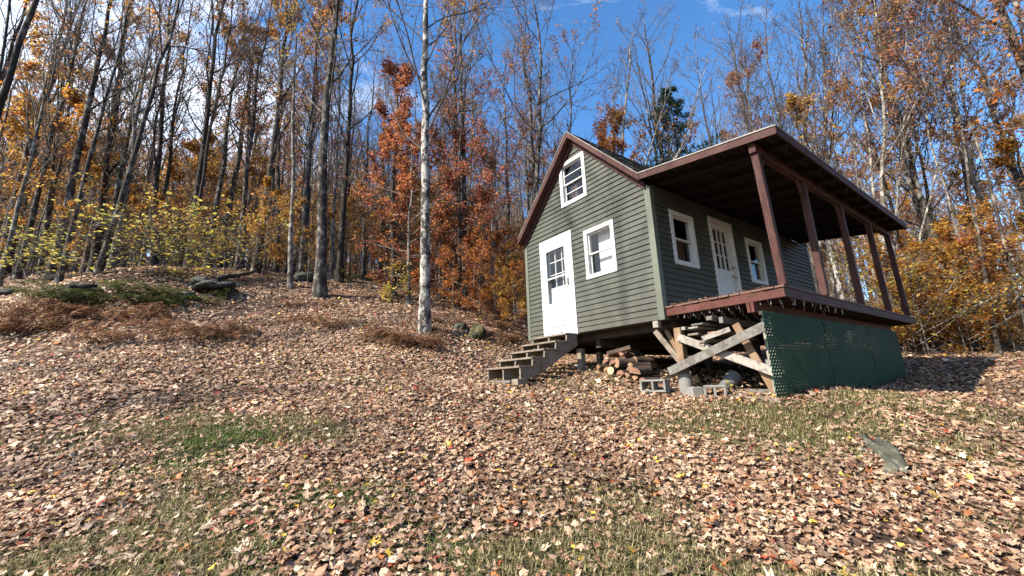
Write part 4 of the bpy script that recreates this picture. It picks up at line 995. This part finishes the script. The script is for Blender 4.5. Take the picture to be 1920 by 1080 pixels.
# trees of the clearing's other side, out of the picture to the left: they throw the shade across the gable and the leaves
for i, (x, y, v) in enumerate([(-17, 4.5, 3), (-19, -1.5, 3)]):
    o = copy_tree(first[v]) if first[v] is not None else plant_tree('woodland_tree', VAR[v][1], (0, 0, 0), '', 'tree', '', BK[v], 'twig')
    o.location = (x, y, float(gz(x, y))); o.name = 'unseen_tree'; o.rotation_euler = (0, 0, i * 1.3); o['label'] = 'tree on the clearing edge to the left of the camera'; o['group'] = 'trees on the clearing edge to the left of the camera'

for i in range(22):
    a = rs.uniform(-53, -19); r_ = min(edge_r(a), 18) + rs.uniform(-.6, 9); x, y = r_ * math.sin(math.radians(a)), r_ * math.cos(math.radians(a))
    if abs(x + 5.9 + (y - 15) * .22) < 1.5: continue
    put_wood(9 + i % 2, x, y, 'left'); o = COL.objects[-1]; o = [q for q in COL.objects if q.name.startswith('woodland_tree')][-1]
    o.scale = (rs.uniform(.3, .6),) * 3; o['label'] = 'low brushy tree along the edge of the left woods'; o['group'] = 'low brushy trees along the edge of the left woods'
for i in range(60):  # unseen trees added to block sky light from the porch
    a = math.radians(rs.uniform(66, 195)); r0_ = rs.uniform(13, 27); v = int(rs.choice([1, 5, 6, 7, 8, 9, 10, 9, 10]))
    o = copy_tree(first[v]); x, y = r0_ * math.sin(a), r0_ * math.cos(a)
    o.location = (x, y, float(gz(x, y))); o.name = 'unseen_tree'; o.rotation_euler = (0, 0, i * 1.3); o['label'] = 'unseen tree right of and behind the camera, added to dim the porch'; o['group'] = 'unseen trees added right of the camera and behind it to dim the porch'
g_ = gen_tree(250, 22.5, .075, crown0=.64, n1=24, len1=.035, ang1=.6, n2=5, n3=4, n4=2, leaves=dict(n=2200, pal=[('gold', 1.)], size=.12, jit=.10, clump=.3, prof=([0, .66, .72, 1], [0, .3, 1, 1])))
plant_tree('hardwood_tree', g_, (-13.86, -1.55, float(gz(-13.86, -1.55))), 'slim tall tree with a narrow golden crown, left of the picture, shading the gable', 'tree', None, 'bark', 'twig')
for i in range(52):
    a = rs.uniform(-54, -5); r_ = rs.uniform(25, 52); put_wood(9 + i % 2, r_ * math.sin(math.radians(a)), r_ * math.cos(math.radians(a)), 'left')
# far wooded hillside: one mass
def far_woods():
    rs = np.random.RandomState(44); T, C = [], []
    o = 0; LV, LF, LC = [], [], []
    for i in range(760):
        a = math.radians(rs.uniform(-58, 59) if i < 420 else rs.uniform(-58, 2)); r_ = rs.uniform(52, 120); x, y = r_ * math.sin(a), r_ * math.cos(a)
        h = rs.uniform(13, 19); z = float(gz(x, y)); s = np.linspace(0, 1, 5)
        pp = np.stack([x + rs.normal(0, .5) * s, y + 0 * s, z + s * h], 1)[None]; pr = (rs.uniform(.13, .22) * (1 - s) + .03)[None]
        T.append(tubes(pp, pr, 5)); l1, r1 = grow(rs, pp, pr, 18, .06, 1, .8, .2, .24 * h, .3, 3, .4, .03, .08, .1); T.append(tubes(l1, r1, 3)); l2, r2 = grow(rs, l1, r1, 5, .2, 1, .6, .2, .45, .3, 2, .6, .02, .05, .1); T.append(tubes(l2, r2, 3))
        P = l2.reshape(-1, 3); n = int(rs.choice([80, 200, 380])); Q = P[rs.choice(len(P), n)] + rs.normal(0, .25, (n, 3))
        v, f, c = leaf_quads(rs, Q, .34, rs.choice(['pinkbrown', 'brown', 'orange', 'gold', 'red']), .2); LV.append(v); LF.append(f + o); LC.append(c); o += len(v)
    return merge(T), np.concatenate(LV), np.concatenate(LF), np.concatenate(LC)
ft, lv, lf, lc = far_woods()
fw = np_mesh('far_woods', np.concatenate([ft[0], lv]), [ft[1], lf + len(ft[0])], M['twig_haze'], None, col=np.concatenate([np.full((len(ft[0]), 3), .1), lc]))
fw.data.materials.append(M['leaf']); mi = np.zeros(len(fw.data.polygons), np.int32); mi[len(ft[1]):] = 1; fw.data.polygons.foreach_set('material_index', mi)
tag(fw, 'mass of bare and russet trees on the hillside far behind', 'woods', None, 'stuff')

# ------------------------------------------------------------------ ferns and dry bracken
def fern_mesh(seed, pal, R=.55, n=13, lift=.8, dry=False):
    rs = np.random.RandomState(seed); V, F, C, o = [], [], [], 0
    for k in range(n):
        a = 2 * PI * k / n + rs.uniform(-.3, .3); ln = R * rs.uniform(.7, 1.15); up = lift * rs.uniform(.6, 1.2)
        t = np.linspace(.08, 1, 15); r_ = ln * t; z = ln * (up * t * 1.3 - (up * 1.1 + (.3 if dry else .1)) * t ** 2) + .02
        sp = np.stack([r_ * math.cos(a), r_ * math.sin(a), z], 1); side = np.array([-math.sin(a), math.cos(a), 0]); fw_ = np.array([math.cos(a), math.sin(a), 0])
        for i in range(15):
            wl = ln * .26 * math.sin(PI * (.12 + .86 * t[i])) * rs.uniform(.75, 1.1); wd = ln * .028
            for sg in (-1, 1):
                dr = rs.uniform(-.35, .1) * (2.2 if dry else 1.)
                p0 = sp[i]; p1 = p0 + side * sg * wl * .5 + fw_ * wd + np.array([0, 0, dr * wl * .3]); p2 = p0 + side * sg * wl + fw_ * wl * .35 + np.array([0, 0, dr * wl]); p3 = p0 + side * sg * wl * .45 - fw_ * wd + np.array([0, 0, dr * wl * .3])
                V += [p0, p1, p2, p3]; F.append((o, o + 1, o + 2, o + 3)); o += 4; C += [palette(rs, pal, 1)[0]] * 4
        for i in range(14):
            w = np.array([0, 0, .004]); V += [sp[i] - side * .004, sp[i] + side * .004, sp[i + 1] + side * .003, sp[i + 1] - side * .003]; F.append((o, o + 1, o + 2, o + 3)); o += 4; C += [np.array([.16, .12, .05])] * 4
    return np.array(V), np.array(F), np.array(C)
def scatter(name, metas, spots, label, cat, group, nm):
    protos = []
    for i, (px, py, sc) in enumerate(spots):
        v = i % len(metas)
        if len(protos) <= v:
            g_ = metas[v]; o = np_mesh(name, g_[0], [g_[1]], M['leaf'], None, col=g_[2]); protos.append(o)
        else: o = protos[v].copy(); COL.objects.link(o)
        x, y, z = hit(px, py, 3, 40); o.location = (x, y, z); o.rotation_euler = (0, 0, i * 1.7); o.scale = (sc,) * 3
        tag(o, label, cat, group)
fm_ = [fern_mesh(301, 'fern', .75, 11, 1.3), fern_mesh(302, 'fern', .8, 10, 1.1), fern_mesh(303, 'fern', .65, 13, 1.4)]
scatter('fern', fm_, [(235,565,1.1),(262,560,1.2),(290,562,1.2),(250,578,.9),(280,575,1.),(315,565,1.),(330,572,.8),(305,580,.8),(85,568,1.1),(110,575,1.),(60,560,.9),(135,572,1.1),(160,580,1.),(395,570,.7),(420,562,.7),(90,555,1.),(185,570,.8),(655,530,1.2),(690,528,1.),(225,550,1.)],
        'green fern in the clump along the left wood edge', 'fern', 'green ferns along the wood edge', 'fern')
scatter('small_fern', [fern_mesh(310, 'fern', .36, 9)], [(497,610,.85)], 'small bright green fern alone on the leafy slope', 'fern', None, 'fern')
scatter('small_fern', [fern_mesh(311, 'fern', .36, 9)], [(440,615,.7)], 'small pale yellowish fern left of the bright green fern', 'fern', None, 'fern')
dm_ = [fern_mesh(321, 'bracken', .6, 6, 1.2, True), fern_mesh(322, 'bracken', .7, 7, 1.5, True), fern_mesh(323, 'brown', .62, 5, .9, True), fern_mesh(324, 'bracken', .5, 6, 1.7, True)]
rb_ = random.Random(6); spots = []
for cx, cy, sx, sy, n in [(110,605,110,20,26),(260,600,60,18,14),(390,633,80,12,16),(250,635,90,10,10),(735,640,45,12,12),(800,650,35,8,8),(20,620,30,12,8),(880,600,80,28,22),(950,630,35,18,12),(560,590,60,20,6),(600,620,40,10,4)]:
    for k in range(n): spots.append((cx + rb_.uniform(-sx, sx), cy + rb_.uniform(-sy, sy), rb_.uniform(.6, 1.15)))
scatter('dry_bracken', dm_, spots, 'clump of dry reddish brown bracken on the leafy bank', 'bracken', 'dry bracken clumps on the bank', 'bracken')
# two small plants in the shade under the deck
for (x, y, s_, pal, lab) in [(.30, .20, .28, 'fern', 'small upright dark weed behind the pale concrete block'), (.80, .12, .24, 'yellow', 'small yellow leaved seedling in the shade under the deck')]:
    g_ = gen_tree(400 + int(x * 10), .34, .006, crown0=.1, n1=9, len1=.35, ang1=1.0, n2=3, n3=2, n4=0, leaves=dict(n=70, pal=[(pal, 1.)], size=.06, flat=.5, jit=.01), tip=.0015, flare=0)
    P_ = house(x, y); r = plant_tree('weed', g_, (P_[0], P_[1], float(gz(P_[0], P_[1]))), lab, 'weed', None, 'twig', 'twig', crown='foliage', scale=.65)

# ------------------------------------------------------------------ leaf litter
MAPLE = np.array([(math.cos(math.radians(a)) * r_, math.sin(math.radians(a)) * r_) for a, r_ in [(90,1),(66,.52),(42,.88),(16,.48),(-14,.66),(-58,.36),(-90,.18),(-122,.36),(194,.66),(164,.48),(138,.88),(114,.52)]])
def litter(rs, n, ra, rb, size, lod, pal='litter'):
    a = np.radians(rs.uniform(-62, 62, n)); r_ = np.sqrt(rs.uniform(ra * ra, rb * rb, n)); x, y = r_ * np.sin(a), r_ * np.cos(a)
    m = grass_mask(x, y); keep = rs.uniform(0, 1, n) > np.maximum(m * .76, thin_mask(x, y) * .6)
    p = np.stack([x, y, 0 * x], 1) - AX; hx_, hy_ = p @ HX, p @ HY
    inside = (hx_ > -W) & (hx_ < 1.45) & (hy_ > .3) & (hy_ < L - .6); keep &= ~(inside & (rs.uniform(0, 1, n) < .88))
    x, y = x[keep], y[keep]; n = len(x); z = gz(x, y)
    e = .06; gx_ = (gz(x + e, y) - gz(x - e, y)) / (2 * e); gy_ = (gz(x, y + e) - gz(x, y - e)) / (2 * e)
    nz = nrm(np.stack([-gx_, -gy_, np.ones(n)], 1)); tl = rs.gamma(2., .13, n)[:, None]
    nz = nrm(nz + nrm(rs.normal(0, 1, (n, 3))) * np.minimum(tl, .62))
    d = nrm(np.cross(nz, rs.normal(0, 1, (n, 3)))); s = np.cross(nz, d)
    S = (size * np.clip(np.exp(rs.normal(0, .33, n)), .4, 1.5))[:, None, None] * .5
    if lod == 0: sh = MAPLE; ctr = True
    elif lod == 1: sh = np.array([(0, 1), (.42, .35), (.85, .2), (.3, -.55), (-.3, -.55), (-.85, .2), (-.42, .35)]); ctr = False
    else: sh = np.array([(0, 1), (.7, .1), (0, -.8), (-.7, .1)]); ctr = False
    if ctr: sh = np.vstack([sh, [[0, 0]]])
    k = len(sh); X = sh[None, :, 0] * rs.uniform(.55, 1.1, (n, 1)) * np.exp(rs.normal(0, .11, (n, k))); Y = sh[None, :, 1] * np.exp(rs.normal(0, .11, (n, k)))
    c1 = np.clip(rs.normal(.25, .45, (n, 1)), -.5, .9); c2 = np.clip(rs.normal(.1, .4, (n, 1)), -.6, .7); c3 = np.clip(rs.normal(0, .35, (n, 1)), -.6, .6)
    Z = c1 * X * X + c2 * Y * Y + c3 * X * Y + rs.normal(0, .13, (n, k)) - .15
    P = np.stack([x, y, z + rs.uniform(.008, .05, n)], 1)[:, None] + S * (X[..., None] * s[:, None] + Y[..., None] * d[:, None] + Z[..., None] * nz[:, None])
    zmin = (z[:, None] + .002 + 0 * Z); P[..., 2] = np.maximum(P[..., 2], zmin - .02)
    base = (np.arange(n) * k)[:, None, None]
    if ctr: T = np.array([(k - 1, i, (i + 1) % (k - 1)) for i in range(k - 1)])
    elif lod == 1: T = np.array([(0, 2, 1), (0, 6, 5), (0, 3, 2), (0, 5, 4), (0, 4, 3)])
    else: T = np.array([(0, 2, 1), (0, 3, 2)])
    return P.reshape(-1, 3), (base + T[None]).reshape(-1, 3), np.repeat(palette(rs, pal, n, .27) * (1 + .20 * np.clip(sum(np.sin(np.stack([x, y], 1) @ q_ + f_) for q_, f_, _ in _tn[4:9]) / 2., -1.4, 1.2))[:, None], k, 0)
rs = np.random.RandomState(55); parts = [litter(rs, 29000, .6, 6.5, .076, 0), litter(rs, 24000, .6, 6.5, .050, 1), litter(rs, 98000, 6.2, 13., .076, 1), litter(rs, 84000, 12.5, 25, .11, 2), litter(rs, 36000, 24, 44, .19, 2)]
def loose(n, fx, fy, fz, size=.08):
    n_ = n; x = fx(n_); y = fy(n_); z = fz(x, y); P0 = AX + x[:, None] * HX + y[:, None] * HY + np.stack([0 * z, 0 * z, z], 1)
    nz = nrm(np.array([0, 0, 1.]) + rs.normal(0, .22, (n_, 3))); d = nrm(np.cross(nz, rs.normal(0, 1, (n_, 3)))); s_ = np.cross(nz, d); k = len(MAPLE) + 1; sh = np.vstack([MAPLE, [[0, 0]]])
    S = (size * np.exp(rs.normal(0, .3, n_)))[:, None, None] * .5; X, Y = sh[None, :, 0] * rs.uniform(.5, 1.1, (n_, 1)), np.repeat(sh[None, :, 1], n_, 0); Z = rs.normal(.25, .3, (n_, 1)) * X * X + rs.normal(.2, .3, (n_, 1)) * Y * Y + .12
    P = P0[:, None] + S * (X[..., None] * s_[:, None] + Y[..., None] * d[:, None] + Z[..., None] * nz[:, None])
    T = np.array([(k - 1, i, (i + 1) % (k - 1)) for i in range(k - 1)])
    return P.reshape(-1, 3), ((np.arange(n_) * k)[:, None, None] + T[None]).reshape(-1, 3), np.repeat(palette(rs, 'litter', n_, .25), k, 0)
for yy, zz in treads: parts.append(loose(5, lambda n: rs.uniform(-2.9, -1.95, n), lambda n, y=yy: y - .1 + rs.uniform(-.12, .1, n), lambda x, y, z=zz: 0 * x + z + .012, .075))
parts.append(loose(120, lambda n: rs.uniform(.05, 1.68, n), lambda n: .05 + rs.gamma(1., 1.2, n) % 6.5, lambda x, y: 0 * x + DZ + .012, .08))
parts.append(loose(50, lambda n: rs.uniform(.1, 1.6, n), lambda n: rs.uniform(.02, .09, n), lambda x, y: 0 * x + DZ + .012, .075))
V, F, C, o = [], [], [], 0
for v, f, c in parts: V.append(v); F.append(f + o); C.append(c); o += len(v)
lt = np_mesh('leaf_litter', np.concatenate(V), [np.concatenate(F)], M['litter'], None, col=np.concatenate(C))
tag(lt, 'carpet of curled tan and brown fallen maple leaves', 'fallen leaves', None, 'stuff')

# ------------------------------------------------------------------ grass
def grass(rs, n):
    a = np.radians(rs.uniform(-60, 60, n * 5)); r_ = np.sqrt(rs.uniform(1., 100., n * 5)); x, y = r_ * np.sin(a), r_ * np.cos(a)
    m = grass_mask(x, y); keep = rs.uniform(0, 1, len(x)) < m * np.clip(1.3 - r_ / 12, .2, 1) ; x, y, m = x[keep][:n], y[keep][:n], m[keep][:n]; n = len(x); z = gz(x, y)
    az = rs.uniform(0, 6.3, n); ln = rs.uniform(.03, .085, n) * (.6 + .6 * m); lean = rs.uniform(.3, 1.3, n)
    d = np.stack([np.cos(az), np.sin(az), 0 * az], 1); sd = np.stack([-np.sin(az), np.cos(az), 0 * az], 1); w = (rs.uniform(.0016, .0032, n) * (1 + r_[keep][:n] * .12))[:, None]
    p0 = np.stack([x, y, z - .005], 1); p1 = p0 + d * (ln * lean * .35)[:, None] + np.array([0, 0, 1]) * (ln * .6)[:, None]; p2 = p0 + d * (ln * lean)[:, None] + np.array([0, 0, 1]) * (ln * np.clip(1. - lean * .45, .15, 1))[:, None]
    V = np.stack([p0 - sd * w, p0 + sd * w, p1 + sd * w * .8, p1 - sd * w * .8, p2], 1).reshape(-1, 3); i = np.arange(n)[:, None] * 5
    ks = [(rs.uniform(-1, 1, 2) * 2.2, rs.uniform(0, 6)) for _ in range(4)]; q = np.stack([x, y], 1); gn_ = sum(np.sin(q @ k + p) for k, p in ks)
    col = palette(rs, 'grass', n); green = ((gn_ + rs.normal(0, .5, n) > 1.6) & ((x < 1.6) | (rs.uniform(0, 1, n) < .25)))[:, None]; col = np.where(green, np.array([.125, .165, .045]) * np.exp(rs.normal(0, .25, (n, 1))), col)
    return V, [np.concatenate([i + np.array([[0, 1, 2, 3]])]), i + np.array([[3, 2, 4]])], np.repeat(col, 5, 0)
gv_, gf_, gc_ = grass(np.random.RandomState(66), 80000)
gr = np_mesh('grass', gv_, gf_, M['grass'], None, col=gc_)
tag(gr, 'short dry and green grass showing through the fallen leaves', 'grass', None, 'stuff')

# ------------------------------------------------------------------ light, sky, camera
SUN_AZ, SUN_EL = math.radians(-119), math.radians(38)
sv = Vector((math.sin(SUN_AZ) * math.cos(SUN_EL), math.cos(SUN_AZ) * math.cos(SUN_EL), math.sin(SUN_EL)))
sl = bpy.data.lights.new('sun', 'SUN'); sl.energy = 5.0; sl.angle = math.radians(.53); sl.color = (1., .925, .80)
so = bpy.data.objects.new('sun', sl); COL.objects.link(so); so.rotation_euler = sv.to_track_quat('Z', 'Y').to_euler()
w = bpy.data.worlds.new('World'); SC.world = w; w.use_nodes = True; nt = w.node_tree; nt.nodes.clear()
wo = nt.nodes.new('ShaderNodeOutputWorld'); bg = nt.nodes.new('ShaderNodeBackground'); bg.inputs[1].default_value = .06
sk = nt.nodes.new('ShaderNodeTexSky'); sk.sky_type = 'NISHITA'; sk.sun_disc = False; sk.sun_elevation = SUN_EL; sk.sun_rotation = SUN_AZ % (2 * PI); sk.altitude = 500; sk.air_density = 1.; sk.dust_density = .3; sk.ozone_density = 2.6
tc = nt.nodes.new('ShaderNodeTexCoord'); sx = nt.nodes.new('ShaderNodeSeparateXYZ'); nt.links.new(tc.outputs['Generated'], sx.inputs[0])
def cloud(scale, rot, sc, lo, hi, bias):
    mp = nt.nodes.new('ShaderNodeMapping'); mp.inputs['Scale'].default_value = scale; mp.inputs['Rotation'].default_value = rot; nt.links.new(tc.outputs['Generated'], mp.inputs[0])
    cn = noise(nt, mp.outputs[0], sc, 9., .62)
    ml = nt.nodes.new('ShaderNodeMath'); ml.operation = 'MULTIPLY_ADD'; ml.inputs[1].default_value = bias; nt.links.new(sx.outputs[0], ml.inputs[0]); nt.links.new(cn, ml.inputs[2])
    return ramp(nt, ml.outputs[0], [(lo, (0, 0, 0)), (hi, (.85, .85, .85))])
cA = cloud((1.2, 2.2, 3.0), (.2, .5, .3), 1.5, .64, 1.0, -.46)      # veil towards the west
cB = cloud((.8, 4.2, 5.2), (.55, .75, .35), 1.2, .67, 1.05, 0.)     # thin streaks
cf = mixc(nt, 1., cA, cB, 'SCREEN')
hsv = nt.nodes.new('ShaderNodeHueSaturation'); hsv.inputs['Saturation'].default_value = 1.22; hsv.inputs['Value'].default_value = 2.05; nt.links.new(sk.outputs[0], hsv.inputs['Color'])
cm = mixc(nt, cf, hsv.outputs[0], (17., 17.6, 18.6))
nt.links.new(cm, bg.inputs[0]); nt.links.new(bg.outputs[0], wo.inputs[0])

cd = bpy.data.cameras.new('camera'); cd.sensor_width = 36.; cd.lens = F_PX / 1920 * 36; cd.clip_start = .05; cd.clip_end = 2000
co = bpy.data.objects.new('camera', cd); COL.objects.link(co)
c_, s_ = math.cos(ROLL), math.sin(ROLL)
r_ = RT * c_ - UP * s_; u_ = RT * s_ + UP * c_
m = Matrix([[r_[i], u_[i], -FW[i], CAM[i]] for i in range(3)] + [[0, 0, 0, 1]]); co.matrix_world = m
SC.camera = co
SC.view_settings.view_transform = 'Standard'; SC.view_settings.look = 'None'; SC.view_settings.exposure = 1.4; SC.view_settings.gamma = 1.
